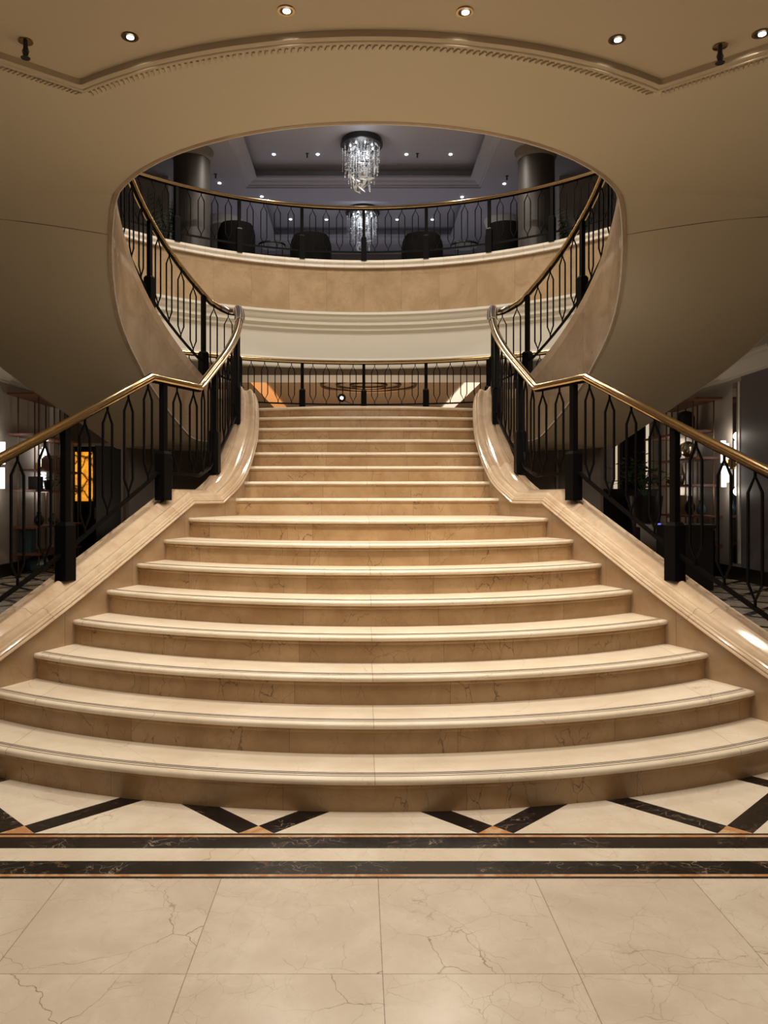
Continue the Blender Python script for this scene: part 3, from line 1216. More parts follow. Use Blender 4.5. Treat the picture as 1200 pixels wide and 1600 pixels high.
def sprinkler(x, y, z, label, big=1.0, group=None):
    s = thing('sprinkler', (x, y, z), label, 'sprinkler', group)
    k = big
    part(MB().lathe((x, y, z), [(0.02 * k, -0.008), (0.034 * k, -0.006), (0.036 * k, 0.0)], 20), 'escutcheon', M['brass'] if big > 0.9 else M['black'], s)
    mb = MB().lathe((x, y, z - 0.07 * k), [(0.008 * k, 0), (0.011 * k, 0.01), (0.011 * k, 0.065 * k)], 12)
    mb.tube([(x - 0.010 * k, y, z - 0.035 * k), (x - 0.016 * k, y, z - 0.05 * k), (x - 0.006 * k, y, z - 0.078 * k)], 0.003, 4)
    mb.tube([(x + 0.010 * k, y, z - 0.035 * k), (x + 0.016 * k, y, z - 0.05 * k), (x + 0.006 * k, y, z - 0.078 * k)], 0.003, 4)
    part(mb, 'head', M['black'], s)
    part(MB().lathe((x, y, z - 0.084 * k), [(0.021 * k, 0), (0.023 * k, 0.003), (0.005, 0.008)], 16), 'deflector', M['black'], s)
    return s


for (x, y), nm in (((40, 64), 'left'), ((1125, 72), 'right')):
    D = (ZC - EYE) * F / (CY - y)
    p = at(x, y, D)
    sprinkler(p[0], p[1], ZC, 'fire sprinkler with dark head in the tan ceiling, %s one' % nm, 1.25)

# upper ceiling lights and sprinklers
def small_light(x, y, z, label):
    D = (z - EYE) * F / (CY - y)
    p = at(x, y, D)
    o = MB().lathe((p[0], p[1], z), [(0.024, -0.012), (0.030, -0.006), (0.030, 0.0)], 16)
    return single(o, 'downlight', M['lampc'], label, 'ceiling light', 'small downlights in the grey upper ceiling')


for x, y, z, nm in ((428, 241, ZT, 'small downlight in the nearer tray ceiling, far left'), (454, 342.5, ZT, 'small downlight of the farther tray, leftmost one seen between the balusters'), (510, 343, ZT, 'small downlight of the farther tray, just left of the farther chandelier'), (620.5, 343, ZT, 'small downlight of the farther tray, just right of the farther chandelier'), (675.5, 343, ZT, 'small downlight of the farther tray, rightmost one seen between the balusters'), (496.5, 241, ZT, 'small downlight in the tray ceiling just left of the chandelier'),
                    (635, 241, ZT, 'small downlight in the tray ceiling just right of the chandelier'), (704, 241, ZT, 'small downlight in the tray ceiling, far right'),
                    (343, 286, ZL, 'small downlight in the grey ceiling beside the left column'), (409, 307, ZL, 'small downlight in the grey ceiling just above the left part of the balcony handrail'),
                    (788, 287, ZL, 'small downlight in the grey ceiling beside the right column'), (722, 307.5, ZL, 'small downlight in the grey ceiling just above the right part of the balcony handrail')):
    small_light(x, y, z, nm)
for x, y, z, nm in ((480, 240, ZT, 'tiny sprinkler in the tray ceiling left of the chandelier'), (652, 240, ZT, 'tiny sprinkler in the tray ceiling right of the chandelier'),
                    (337, 272, ZL, 'tiny sprinkler in the grey ceiling beside the left column'), (792, 275, ZL, 'tiny sprinkler in the grey ceiling beside the right column')):
    D = (z - EYE) * F / (CY - y)
    p = at(x, y, D)
    sprinkler(p[0], p[1], z, nm, 0.85)

# ------------------------------------------------------------------ chandelier
chx, chy = -0.04, 13.34
ch = thing('chandelier', (chx, chy, ZT), 'round crystal chandelier above the balcony handrail, the nearer and larger of the two', 'chandelier', 'crystal chandeliers of the upper floor')
part(MB().lathe((chx, chy, ZT - 0.11), [(0.35, 0), (0.362, 0.01), (0.362, 0.05), (0.34, 0.11)], 48), 'ceiling_plate', M['black'], ch)


def bead(mb, c, r):
    x, y, z = c
    mb.add([(x + r, y, z), (x, y + r, z), (x - r, y, z), (x, y - r, z), (x, y, z + r * 1.3), (x, y, z - r * 1.3)],
           [(0, 1, 4), (1, 2, 4), (2, 3, 4), (3, 0, 4), (1, 0, 5), (2, 1, 5), (3, 2, 5), (0, 3, 5)])


rng = random.Random(3)
RC = 0.33
for i in range(52):
    a = i * 2.39996
    r = RC * math.sqrt((i + 0.5) / 52)
    x, y = chx + r * math.cos(a), chy + r * math.sin(a)
    L = 0.80 * (1 - 0.42 * (r / RC) ** 3) + rng.uniform(-0.22, 0.02)
    mb = MB()
    for j in range(int(L / 0.032)):
        if rng.random() < 0.85:
            bead(mb, (x, y, ZT - 0.13 - j * 0.032), 0.0075 if rng.random() < 0.7 else 0.013)
    mb.tube([(x, y, ZT - 0.10), (x, y, ZT - 0.10 - L)], 0.0010, 3)
    part(mb, 'crystal_strand', M['crystal'], ch, 0)
for i in range(54):
    a = rng.uniform(0, 6.28)
    r = rng.uniform(0.03, 0.31)
    z = ZT - rng.uniform(0.26, 0.90) + 0.30 * (r / 0.33) ** 2
    c = Vector((chx + r * math.cos(a), chy + r * math.sin(a), z))
    d = Vector((math.cos(a + 1.2), math.sin(a + 1.2), rng.uniform(-1.2, 0.5))).normalized()
    s_ = d.cross(Vector((rng.uniform(-.4, .4), rng.uniform(-1, 1), 1))).normalized()
    L, Wd = rng.uniform(0.05, 0.105), rng.uniform(0.014, 0.026)
    nrm = d.cross(s_)
    mb = MB()
    pts_ = [c - d * L, c - d * L * 0.3 + s_ * Wd, c + d * L * 0.4 + s_ * Wd * 0.8, c + d * L, c + d * L * 0.4 - s_ * Wd * 0.8, c - d * L * 0.3 - s_ * Wd]
    up_ = [p + nrm * 0.004 for p in pts_]
    mb.add(pts_ + up_, [(5, 4, 3, 2, 1, 0), (6, 7, 8, 9, 10, 11)] + [(k, (k + 1) % 6, 6 + (k + 1) % 6, 6 + k) for k in range(6)])
    part(mb, 'glass_leaf', M['smoke'] if i % 6 == 0 else M['crystal'], ch, 0)
for i in range(8):
    a = i * math.pi / 4 + 0.3
    x, y = chx + 0.20 * math.cos(a), chy + 0.20 * math.sin(a)
    part(MB().lathe((x, y, ZT - 0.135), [(0.008, 0), (0.014, 0.008), (0.014, 0.025)], 12), 'bulb', M['lampc'], ch)
copy_thing(ch, (chx + 0.03, chy + 3.2, ZT), 'round crystal chandelier partly behind the balcony handrail, the farther and smaller of the two')
for dy in (0, 3.2):
    light('chandelier_light', 'POINT', (chx, chy + dy, ZT - 0.30), 2.2, (0.92, 0.95, 1.0), size=0.08)
    light('chandelier_light', 'POINT', (chx, chy + dy - 0.42, ZT - 0.30), 2.2, (0.92, 0.95, 1.0), size=0.08)

# ------------------------------------------------------------------ balcony furniture
def tub_chair(name, x, y, w_, h, label, ang):
    t = thing(name, (x, y, ZU), label, 'armchair', 'black tub armchairs on the upper balcony')
    ca, sa = math.cos(ang), math.sin(ang)

    def W(px, py, pz):
        return (x + px * ca - py * sa, y + px * sa + py * ca, ZU + pz)
    rows = []
    n = 20
    for i in range(n + 1):
        th_ = R(-115 + 230 * i / n)         # back is toward -y (the railing)
        px, py = math.sin(th_) * w_ / 2, -math.cos(th_) * w_ / 2
        top = h - 0.30 * max(0, (abs(th_) - 0.9)) ** 1.2
        k = 0.80
        rows.append([W(px * 0.86, py * 0.86, 0.12), W(px, py, h * 0.5), W(px * 1.02, py * 1.02, top - 0.04), W(px * 0.98, py * 0.98, top), W(px * k, py * k, top - 0.01), W(px * k * 0.98, py * k * 0.98, 0.35), W(px * k * 0.9, py * k * 0.9, 0.12)])
    mb = MB().grid(rows)
    mb.add(rows[0], [tuple(range(7))])
    mb.add(rows[-1], [tuple(range(7))[::-1]])
    part(mb, 'backrest', M['cloth'], t, 50)
    s_ = MB()
    c = W(0, 0.05, 0)
    s_.lathe((c[0], c[1], ZU), [(w_ * 0.36, 0.14), (w_ * 0.40, 0.18), (w_ * 0.41, 0.40), (w_ * 0.38, 0.45), (w_ * 0.1, 0.46)], 28)
    part(s_, 'seat', M['cloth'], t, 50)
    for qx, qy in ((-.3, -.25), (.3, -.25), (-.3, .28), (.3, .28)):
        p = W(qx * w_, qy * w_, 0)
        part(MB().tube([(p[0], p[1], ZU), (p[0], p[1], ZU + 0.16)], [0.012, 0.02], 8), 'leg', M['black'], t)
    return t


tub_chair('armchair', -2.27, 13.85, 0.66, 1.10, 'leftmost black tub armchair on the upper balcony, next to the left column', R(12))
tub_chair('armchair', -0.96, 14.1, 0.74, 0.98, 'black tub armchair on the upper balcony just left of the centre post', R(4))
tub_chair('armchair', 1.06, 14.1, 0.74, 0.98, 'black tub armchair on the upper balcony just right of the centre post', R(-4))
tub_chair('armchair', 2.50, 13.85, 0.66, 1.10, 'rightmost black tub armchair on the upper balcony, next to the right column', R(-12))
for x, nm in ((-1.64, 'left'), (1.80, 'right')):
    t = thing('side_table', (x, 13.9, ZU), 'low round dark table between the two %s armchairs on the upper balcony' % nm, 'table', 'round tables on the upper balcony')
    part(MB().lathe((x, 13.9, ZU + 0.76), [(0.23, 0), (0.245, 0.012), (0.245, 0.03), (0.235, 0.04)], 36), 'tabletop', M['black'], t)
    for k in range(4):
        a = k * math.pi / 2 + 0.5
        part(MB().tube([(x + 0.2 * math.cos(a), 13.9 + 0.2 * math.sin(a), ZU), (x + 0.2 * math.cos(a), 13.9 + 0.2 * math.sin(a), ZU + 0.77)], 0.008, 6), 'leg', M['black'], t)


def palm(x, y, z, h, label, n=16, spread=0.5, pot=True, seed=1, leafn=9):
    rg = random.Random(seed)
    t = thing('potted_palm', (x, y, z), label, 'plant')
    part(MB().lathe((x, y, z), [(0.13, 0), (0.17, 0.3), (0.18, 0.34), (0.15, 0.34), (0.14, 0.30)], 20), 'pot', M['grey'], t)
    for i in range(n):
        a = rg.uniform(0, 6.28)
        sp = spread * rg.uniform(0.4, 1)
        hh = h * rg.uniform(0.7, 1)
        pts_ = []
        for k in range(7):
            s = k / 6
            pts_.append(Vector((x + math.cos(a) * sp * s ** 1.6, y + math.sin(a) * sp * s ** 1.6, z + 0.3 + (hh - 0.3) * (s * 1.15 - 0.25 * s ** 3))))
        mb = MB().tube(pts_, [0.006 - 0.0006 * k for k in range(7)], 4)
        for k in range(leafn * 2):
            s = 0.35 + 0.65 * (k // 2) / leafn
            i0 = min(5, int(s * 6))
            c = pts_[i0].lerp(pts_[i0 + 1], s * 6 - i0) if s < 1 else pts_[6]
            side = 1 if k % 2 else -1
            d = Vector((-math.sin(a) * side * 0.8 + math.cos(a) * 0.5, math.cos(a) * side * 0.8 + math.sin(a) * 0.5, -0.35)).normalized()
            L = 0.24 * (1.2 - s * 0.6)
            wv = Vector((math.cos(a), math.sin(a), 0.3)).normalized() * 0.012
            mb.add([c - wv * 0.4, c + d * L * 0.5 - wv, c + d * L + Vector((0, 0, -0.03)), c + d * L * 0.5 + wv, c + d * L * 0.5 + Vector((0, 0, 0.006))], [(0, 1, 4), (1, 2, 4), (2, 3, 4), (3, 0, 4)])
        part(mb, 'frond', M['leaf'], t, 0)
    return t


palm(-3.42, 13.5, ZU, 1.75, 'tall potted palm on the upper balcony, left of the left column', seed=4, spread=0.35)
palm(3.56, 13.35, ZU, 1.45, 'potted palm on the upper balcony beside the right column', seed=5, spread=0.28)

# ------------------------------------------------------------------ hall under and behind the stairs
XW, YB = 6.66, 17.45
HC = 3.92
for sx, nm in ((-1, 'left'), (1, 'right')):
    struct(MB().box(min(sx * XW, sx * (XW + .1)), max(sx * XW, sx * (XW + .1)), 12.45, YB, 0.22, HC), 'wall_%s_hall' % nm, M['hallwall'], 0)
    struct(MB().box(min(sx * XW, sx * 9), max(sx * XW, sx * 9), 12.35, 12.5, 0.0, HC), 'wall_%s_return' % nm, M['duskwall'], 0)
    struct(MB().box(min(sx * (XW - .03), sx * (XW + .1)), max(sx * (XW - .03), sx * (XW + .1)), 12.33, YB, 0, 0.24), 'baseboard_%s' % nm, M['black'], 0)
    struct(MB().box(min(sx * (XW - .02), sx * (XW + .1)), max(sx * (XW - .02), sx * (XW + .1)), 12.34, 13.69, 0.24, 3.6), 'wall_%s_pier' % nm, M['duskwall'], 0)
    # hall cornice
    pth = [(sx * 3.6, YB, 3.60), (sx * XW, YB, 3.60), (sx * XW, 12.35, 3.60)]
    prof = [(0.0, 0.0), (-0.05, 0.0), (-0.05, 0.04), (-0.08, 0.06), (-0.10, 0.12), (-0.16, 0.18), (-0.20, 0.22), (-0.20, 0.26), (-0.26, 0.28), (-0.26, 0.32), (0, 0.32)]
    p2 = [((-u if sx < 0 else u), v) for u, v in prof]
    struct(MB().sweep(pth, [(-u, v) if sx > 0 else (-u, v) for u, v in prof] if sx > 0 else [(u, v) for u, v in prof]), 'trim_%d' % (7 if sx < 0 else 8), M['cream'], 30)
    # hall ceiling outside the drum
    rows = []
    for i in range(15):
        a = -8 + i * 7.2
        x, y = circ(RO + 0.1, a)
        rows.append(((sx * x, y, HC), (sx * 9, min(YB, max(y, 7.45)) if i < 14 else YB, HC)))
    cm = MB()
    ins = [circ(RO + 0.1, a) for a in range(-8, 46, 6)]
    cm.grid([[(sx * x, y, HC) for x, y in ins], [(sx * 9, y, HC) for x, y in ins]])
    lx, ly = ins[-1]
    cm.add([(sx * lx, ly, HC), (sx * 9, ly, HC), (sx * 9, YB, HC), (sx * lx, YB, HC)], [(0, 1, 2, 3)])
    struct(cm, 'ceiling', M['hallwall'], 0)
    # back wall of the hall with the door opening on the left
# back wall pieces
bw_ = MB()
bw_.box(-XW, -6.50, YB, YB + 0.1, 0, HC).box(-6.50, -5.45, YB, YB + 0.1, 2.62, HC).box(-5.45, -3.62, YB, YB + 0.1, 0, HC).box(3.62, XW, YB, YB + 0.1, 0, HC)
struct(bw_, 'wall_back', M['upwall'], 0)
# wall beneath the mezzanine
uw = [(*circ(RO - 0.15, a), 0) for a in range(138, 41, -4)]
struct(MB().sweep(uw, [(0, 0), (0, 2.18), (0.08, 2.18), (0.08, 0)]), 'wall_under_landing', M['upwall'], 35)
for a, sx in ((50.5, 1), (129.5, -1)):
    x, y = circ(RO - 0.26, a)
    struct(MB().tube([(x, y, 0), (x, y, 2.18)], 0.025, 4), 'trim_%d' % (9 if sx < 0 else 10), M['grey'], 0)

# central bay behind the landing: ceiling with rings, coves, back wall
ZK = 4.36
struct(MB().box(-3.62, 3.62, 13.32, 26.2, ZK, ZK + 0.08), 'ceiling', plain('bronze ceiling', (0.26, 0.17, 0.10), 0.25), 0)
struct(MB().box(-3.62, 3.62, 26.1, 26.2, 0, ZK), 'wall_back_bay', plain('brown panelling', (0.22, 0.14, 0.085), 0.35), 0)
for sx, nm in ((-1, 'left'), (1, 'right')):
    struct(MB().box(min(sx * 3.62, sx * 3.7), max(sx * 3.62, sx * 3.7), YB, 26.2, 0, ZK), 'wall_%s_bay' % nm, M['brownwall'], 0)
struct(MB().box(-3.62, 3.62, 17.2, 18.3, 4.18, ZK), 'trim_11', M['hallwall'], 0)
single(MB().box(-2.78, -2.42, 17.6, 26.0, ZK - 0.04, ZK - 0.002), 'cove_light', M['cove_o'], 'amber lit ceiling cove behind the left end of the landing railing', 'cove light')
single(MB().box(2.56, 2.92, 17.6, 26.0, ZK - 0.04, ZK - 0.002), 'cove_light', M['cove_w'], 'pale lit ceiling cove behind the right end of the landing railing', 'cove light')
rg_ = thing('ceiling_medallion', (0.15, 19.8, ZK), 'ringed bronze medallion on the far ceiling behind the landing railing', 'ceiling medallion')
for k, r in enumerate((0.45, 0.8, 1.2)):
    mb = MB().tube([(0.15 + r * math.cos(t * math.pi / 24), 19.8 + r * math.sin(t * math.pi / 24), ZK - 0.03) for t in range(48)], 0.035, 6, closed=True)
    part(mb, 'ring', M['bronze'], rg_)
lampx, lampy, lampz = at(534, 622, 15.6)
lt = thing('studio_lamp', (lampx + 0.28, lampy, 0), 'dark round lamp with a bright centre just above the top step, left of the middle', 'lamp')
mb = MB()
for k in range(16):
    pass
part(MB().tube([(lampx, lampy - 0.02, lampz), (lampx, lampy + 0.10, lampz)], [0.085, 0.06], 24), 'lamp_head', M['black'], lt)
part(MB().tube([(lampx, lampy - 0.03, lampz), (lampx, lampy - 0.022, lampz)], 0.034, 20), 'lens', M['lamp'], lt)
part(MB().tube([(lampx, lampy + 0.06, lampz - 0.02), (lampx + 0.28, lampy + 0.06, lampz - 0.16), (lampx + 0.28, lampy + 0.06, 0.02)], 0.012, 6), 'stand', M['black'], lt)
part(MB().lathe((lampx + 0.28, lampy + 0.06, 0), [(0.2, 0), (0.2, 0.02), (0.02, 0.04)], 20), 'base', M['black'], lt)

# etageres ---------------------------------------------------------------
def etagere(sx, nm, y0, y1, shelves, ztop):
    x0, x1 = XW - 0.55, XW - 0.06
    t = thing('shelf_unit', (sx * (XW - 0.3), (y0 + y1) / 2, 0), 'tall open shelf unit with thin metal uprights and reddish shelves against the %s hall wall' % nm, 'shelf')

    def S(mb):
        return mb if sx > 0 else mb.mirrored()
    for z, ya, yb in shelves:
        part(S(MB().box(x0, x1, ya, yb, z - 0.04, z)), 'shelf', M['wood'], t, 0)
    for x in (x0 + 0.05, x1 - 0.05):
        for y in (y0 + 0.25, (y0 + y1) / 2 - 0.2, (y0 + y1) / 2 + 0.35, y1 - 0.1):
            part(S(MB().tube([(x, y, 0), (x, y, ztop - 0.04)], 0.014, 6)), 'upright', M['bronze'], t)
    return t


sh = [(0.62, 14.3, 16.6), (1.14, 14.3, 16.6), (1.72, 14.5, 16.9), (2.22, 14.3, 16.2), (2.74, 14.6, 16.9), (3.32, 14.3, 16.5)]
etagere(1, 'right', 14.3, 16.6, sh, 3.32)
sh2 = [(0.42, 14.6, 16.9), (0.93, 14.6, 16.9), (1.62, 14.5, 16.6), (2.02, 14.9, 16.9), (2.66, 14.4, 16.9), (3.42, 14.4, 16.4)]
etagere(-1, 'left', 14.5, 16.9, sh2, 3.42)
V = lambda s_, x, y, z: (s_ * x, y, z)


def vase(sx, y, z, r, h, mat, label, cat='vase', name='vase', prof=None):
    pr = prof or [(r * 0.5, 0), (r, h * 0.3), (r * 0.95, h * 0.5), (r * 0.4, h * 0.8), (r * 0.45, h)]
    return single(MB().lathe((sx * (XW - 0.32), y, z), pr, 20), name, mat, label, cat)


vase(1, 15.8, 2.22, 0.12, 0.30, M['black'], 'small rounded black ornament on the right shelf unit, nearest the rear sconce', 'ornament', 'ornament')
vase(1, 15.2, 2.22, 0.15, 0.34, M['silver'], 'silver globe ornament on the right shelf unit behind a baluster', 'ornament', 'ornament', [(0.05, 0), (0.04, 0.04), (0.13, 0.1), (0.16, 0.2), (0.13, 0.3), (0.03, 0.35)])
vase(1, 15.3, 2.74, 0.16, 0.42, M['black'], 'black rounded ornament near the top of the right shelf unit', 'ornament', 'ornament', [(0.16, 0), (0.17, 0.3), (0.13, 0.4), (0.05, 0.43)])
vase(1, 15.9, 1.72, 0.13, 0.12, M['black'], 'low black bowl on the right shelf unit', 'bowl', 'bowl', [(0.05, 0), (0.13, 0.06), (0.12, 0.12), (0.10, 0.12)])
vase(1, 15.5, 1.72, 0.07, 0.42, M['silver'], 'slender polished vase on the right shelf unit', 'vase')
vase(1, 15.1, 1.14, 0.10, 0.36, M['black'], 'black round ornament on the lower right shelf', 'ornament', 'ornament')
vase(1, 14.6, 1.14, 0.09, 0.28, M['ceramic'], 'small dark figurine on the lower right shelf, near its front end', 'figurine', 'figurine')
bk = MB()
bk.box(XW - 0.45, XW - 0.15, 15.65, 15.70, 1.14, 1.52)
single(bk, 'picture_frame', M['brass'], 'small framed picture leaning on the lower right shelf', 'picture frame')
vase(-1, 15.9, 0.93, 0.11, 0.22, M['ceramic'], 'teal glazed vase on the left shelf unit', 'vase')
vase(-1, 15.2, 0.93, 0.10, 0.26, M['black'], 'round black vase on the left shelf unit', 'vase')
single(MB().box(-XW + 0.1, -XW + 0.32, 14.82, 15.05, 0.42, 0.86), 'storage_box', M['ceramic'], 'dark teal box standing on the lowest left shelf', 'box')
single(MB().box(-XW + 0.15, -XW + 0.36, 15.1, 15.3, 1.62, 1.88), 'storage_box', M['black'], 'black box on the left shelf unit beside the trailing plant', 'box')
for k in range(5):
    single(MB().box(-XW + 0.2, -XW + 0.45, 15.6 + k * 0.07, 15.65 + k * 0.07, 2.02, 2.26 + 0.03 * (k % 3)), 'book', M['grey'] if k % 2 else M['wood'], 'small upright book on the left shelf unit, %s' % ('nearest the front of its row', 'second from the front of its row', 'in the middle of its row', 'fourth from the front of its row', 'at the back of its row')[k], 'book', 'books on the left shelf unit')
mb = MB()
rg = random.Random(9)
pl = thing('trailing_plant', (-XW + 0.3, 15.72, 1.62), 'trailing green pothos spilling over the end of the left shelf unit', 'plant')
part(MB().lathe((-XW + 0.3, 15.72, 1.62), [(0.07, 0), (0.11, 0.2), (0.10, 0.2)], 16), 'pot', M['black'], pl)
lm = MB()
for k in range(120):
    a = rg.uniform(0, 6.28)
    if k < 70:
        c = Vector((-XW + 0.3 + rg.gauss(0, 0.13), 15.72 + rg.gauss(0, 0.11), 1.86 + rg.gauss(0, 0.10)))
    else:
        j = (k - 70) / 50
        c = Vector((-XW + 0.58 + rg.gauss(0, 0.03), 15.8 + rg.gauss(0, 0.06), 1.72 - j * 0.75))
    d = Vector((math.cos(a), math.sin(a), rg.uniform(-0.8, 0.2))).normalized() * rg.uniform(0.04, 0.07)
    s_ = d.cross(Vector((0, 0.4, 1))).normalized() * 0.028
    lm.add([c, c + d * 0.5 + s_, c + d, c + d * 0.5 - s_], [(0, 1, 2), (0, 2, 3)])
lm.tube([(-XW + 0.4, 15.75, 1.86), (-XW + 0.57, 15.8, 1.75), (-XW + 0.57, 15.8, 1.0)], 0.005, 4)
part(lm, 'leaves', M['leaf'], pl, 0)
gb = thing('glass_bowl', (-XW + 0.30, 15.2, 0), 'faceted glass ball standing on the floor below the left shelf unit', 'ornament')
part(MB().lathe((-XW + 0.30, 15.2, 0), [(0.10, 0), (0.20, 0.08), (0.22, 0.17), (0.18, 0.28), (0.09, 0.33)], 10), 'globe', M['ceramic'], gb, 0)

# wall sconces: pairs of glowing tubes, up and down
def sconce(sx, y, z, label):
    t = thing('wall_sconce', (sx * XW, y, z), label, 'wall lamp', 'tube sconces on the hall walls')

    def S(mb):
        return mb if sx > 0 else mb.mirrored()
    part(S(MB().box(XW - 0.10, XW - 0.005, y - 0.06, y + 0.06, z - 0.10, z + 0.10)), 'bracket', M['brass'], t, 0)
    for dy, za, zb in ((-0.10, 0.08, 0.36), (0.02, 0.02, 0.42), (-0.12, -0.34, -0.06), (0.0, -0.42, -0.04)):
        part(S(MB().tube([(XW - 0.15, y + dy, z + za), (XW - 0.15, y + dy, z + zb)], 0.045, 12)), 'lamp_tube', M['tube'], t)
    light('sconce_light', 'POINT', (sx * (XW - 0.16), y, z + 0.5), 2.6, NEUT, size=0.08)
    light('sconce_light', 'POINT', (sx * (XW - 0.16), y, z - 0.5), 2.6, NEUT, size=0.08)


sconce(1, 14.06, 2.08, 'glowing tube sconce on the right hall wall, in front of the shelf unit')
sconce(1, 16.25, 2.10, 'glowing tube sconce on the right hall wall, behind the shelf unit')
sconce(-1, 14.0, 2.05, 'glowing tube sconce at the far left edge, on the wall before the left shelf unit')
sconce(-1, 15.85, 2.08, 'glowing tube sconce on the left hall wall, behind the shelf unit')
# mirror strip and brass edges by the right sconce
single(MB().box(XW - 0.03, XW - 0.004, 13.84, 13.98, 0.30, 3.52), 'mirror_strip', M['mirror'], 'narrow tall mirror strip on the right hall wall beside the front sconce', 'mirror')
single(MB().box(XW - 0.03, XW - 0.004, 13.72, 13.79, 0.30, 3.52), 'wall_batten', M['white'], 'slim pale vertical batten on the right hall wall beside the mirror strip', 'batten')
single(MB().box(-XW + 0.004, -XW + 0.03, 16.45, 17.0, 0.28, 3.4), 'wall_panel', M['white'], 'pale vertical wall panel at the corner behind the left shelf unit', 'wall panel')
single(MB().box(XW - 0.03, XW - 0.004, 16.75, 17.0, 0.28, 3.5), 'wall_panel', M['white'], 'pale lit vertical wall panel behind the right shelf unit', 'wall panel')
# light slots
single(MB().box(5.62, 5.70, YB - 0.03, YB - 0.004, 1.3, 2.75), 'light_slot', emis('slot glow', (0.9, 0.75, 0.52), 0.55), 'vertical glowing light slot left of the dark curtain on the right', 'wall lamp')
single(MB().box(6.30, 6.36, YB - 0.16, YB - 0.13, 0.5, 3.2), 'light_slot', emis('slot glow soft', (0.9, 0.78, 0.58), 0.6), 'vertical glowing light slot right of the dark curtain on the right', 'wall lamp')
# curtain
cm = MB()
rows = []
for i in range(60):
    x = 5.74 + 0.54 * i / 59
    y = YB - 0.10 + 0.035 * math.sin(i * 1.25)
    rows.append([(x, y, 0.02), (x, y, 3.3)])
cm.grid(rows)
rows = [[(x, y + 0.015, z) for x, y, z in r] for r in rows]
cm.grid(rows)
single(cm, 'curtain', M['drape'], 'dark pleated curtain on the back wall of the right hall', 'curtain')
# wall letters
def text(body, loc, size, mat, label, rot):
    cu = bpy.data.curves.new('lettering', 'FONT')
    cu.body = body
    cu.size = size
    cu.extrude = 0.006
    cu.align_x = 'CENTER'
    tmp = bpy.data.objects.new('tmp', cu)
    col.objects.link(tmp)
    dg = bpy.context.evaluated_depsgraph_get()
    me = bpy.data.meshes.new_from_object(tmp.evaluated_get(dg))
    bpy.data.objects.remove(tmp)
    me.materials.clear()
    me.materials.append(mat)
    o = bpy.data.objects.new('wall_lettering', me)
    col.objects.link(o)
    o.location = loc
    o.rotation_euler = rot
    o['label'] = label
    o['category'] = 'sign'
    return o


lx = at(1029, 747, YB - 0.02)
text('NONG', (6.50, YB - 0.02, lx[2] - 0.03), 0.11, M['black'], 'small dark lettering on the pale wall right of the curtain', (R(90), 0, 0))

# reception desk, plant, console, stool on the right
dk = thing('reception_desk', (5.0, 15.4, 0), 'long black desk in the right hall, carrying the leafy plant', 'desk')
part(MB().box(4.35, 5.75, 15.2, 15.8, 0, 1.60), 'body', M['black'], dk, 0)
part(MB().box(4.30, 5.80, 15.15, 15.85, 1.60, 1.64), 'top', M['black'], dk, 0)
palm_ = thing('leafy_plant', (5.35, 14.8, 0), 'dark leafy plant in a tall black planter before the curtain on the right', 'plant')
part(MB().lathe((5.35, 14.8, 0), [(0.18, 0), (0.33, 1.5), (0.31, 1.5)], 20), 'planter', M['black'], palm_)
lm = MB()
for k in range(220):
    a = rg.uniform(0, 6.28)
    c = Vector((5.3 + rg.gauss(0, 0.21), 14.8 + rg.gauss(0, 0.15), 1.72 + abs(rg.gauss(0, 0.22))))
    d = Vector((math.cos(a), math.sin(a), rg.uniform(-0.6, 0.6))).normalized() * rg.uniform(0.08, 0.13)
    s_ = d.cross(Vector((0, 0.4, 1))).normalized() * 0.035
    lm.add([c, c + d * 0.5 + s_, c + d, c + d * 0.5 - s_], [(0, 1, 2), (0, 2, 3)])
for k in range(8):
    lm.tube([(5.35, 14.8, 1.5), (5.35 + rg.gauss(0, 0.2), 14.8, 2.0)], 0.006, 4)
part(lm, 'leaves', M['leaf'], palm_, 0)
cs = thing('console_table', (5.25, 12.6, 0), 'black console table right behind the right railing', 'table')
part(MB().box(4.55, 5.55, 12.2, 13.0, 0.98, 1.04), 'tabletop', M['black'], cs, 0)
part(MB().box(4.6, 5.5, 12.25, 12.95, 0.0, 0.98), 'body', M['black'], cs, 0)
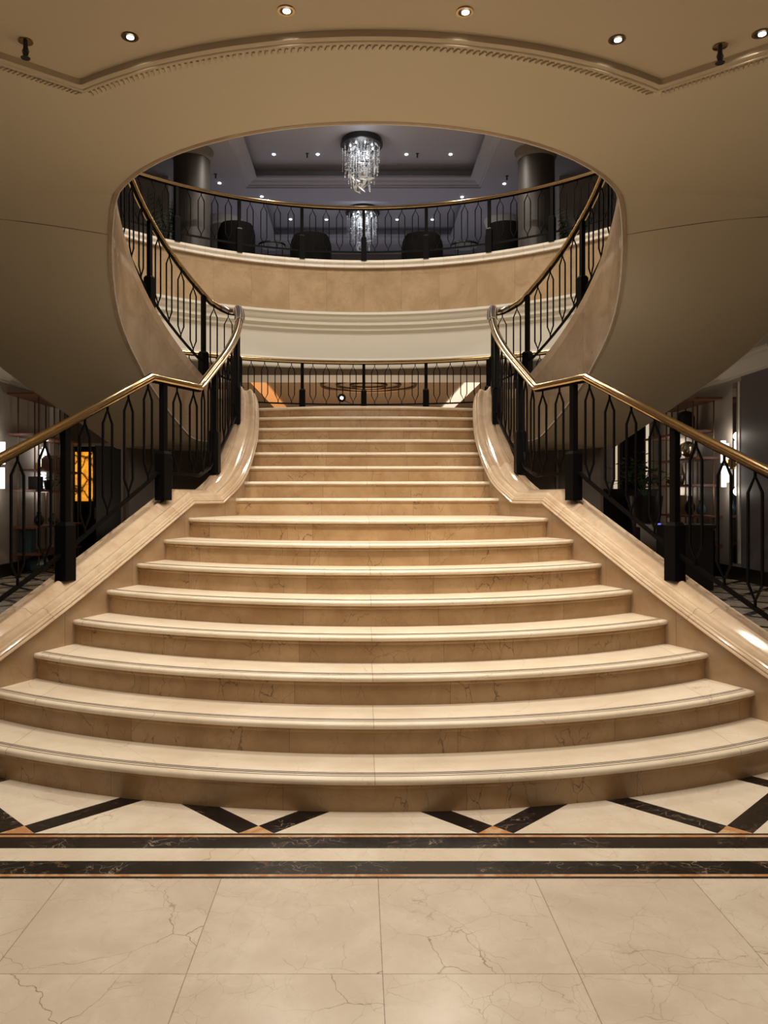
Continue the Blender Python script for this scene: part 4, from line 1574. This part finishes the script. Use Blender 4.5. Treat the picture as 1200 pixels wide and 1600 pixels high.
single(MB().box(4.64, 4.69, 12.3, 12.34, 1.04, 1.06), 'indicator_light', emis('blue indicator', (0.15, 0.15, 0.9), 1.5), 'tiny blue light on the black console table', 'light')
ac = thing('armchair', (6.05, 14.0, 0), 'low dark armchair with a coppery back rail in front of the right shelf unit', 'armchair')
part(MB().box(5.8, 6.25, 13.8, 14.2, 0.0, 0.9), 'seat', M['cloth'], ac, 0, bevel=0.04)
part(MB().tube([(5.55, 14.2, 1.12), (5.62, 13.8, 1.14), (5.95, 13.7, 1.15), (6.2, 13.9, 1.13)], 0.018, 8), 'back_rail', M['wood'], ac)
part(MB().tube([(5.62, 13.8, 0), (5.62, 13.8, 1.14)], 0.012, 6), 'leg', M['wood'], ac)
part(MB().tube([(6.18, 13.88, 0), (6.18, 13.88, 1.13)], 0.012, 6), 'leg', M['wood'], ac)

# left: door opening, picture, door leaf
struct(MB().box(-7.4, -5.3, 18.6, 18.7, 0, 3.0), 'wall_back_room', M['black'], 0)
pic = single(MB().box(-6.86, -6.46, 18.54, 18.6, at(0, 783, 18.5)[2], at(0, 706, 18.5)[2]), 'backlit_picture', M['picture'], 'glowing amber picture of dark branches seen through the left doorway', 'picture')
d_ = thing('door_1', (-5.46, YB, 0), 'black door leaf standing open in the left doorway', 'door')
part(MB().add([(-5.46, YB - 0.04, 0.0), (-5.83, YB - 0.55, 0.0), (-5.83, YB - 0.55, 2.6), (-5.46, YB - 0.04, 2.6), (-5.42, YB - 0.01, 0.0), (-5.79, YB - 0.58, 0.0), (-5.79, YB - 0.58, 2.6), (-5.42, YB - 0.01, 2.6)], [(0, 1, 2, 3), (7, 6, 5, 4), (0, 4, 5, 1), (3, 2, 6, 7), (1, 5, 6, 2), (0, 3, 7, 4)]), 'leaf', M['black'], d_, 0)
part(MB().tube([(-5.80, YB - 0.62, 1.0), (-5.80, YB - 0.62, 1.25)], 0.012, 8), 'door_handle', M['brass'], d_)
struct(MB().box(-5.45, -5.38, YB - 0.02, YB, 0, 2.62).box(-6.55, -6.50, YB - 0.02, YB, 0, 2.62).box(-6.55, -5.38, YB - 0.02, YB, 2.62, 2.69), 'trim_12', M['hallwall'], 0)
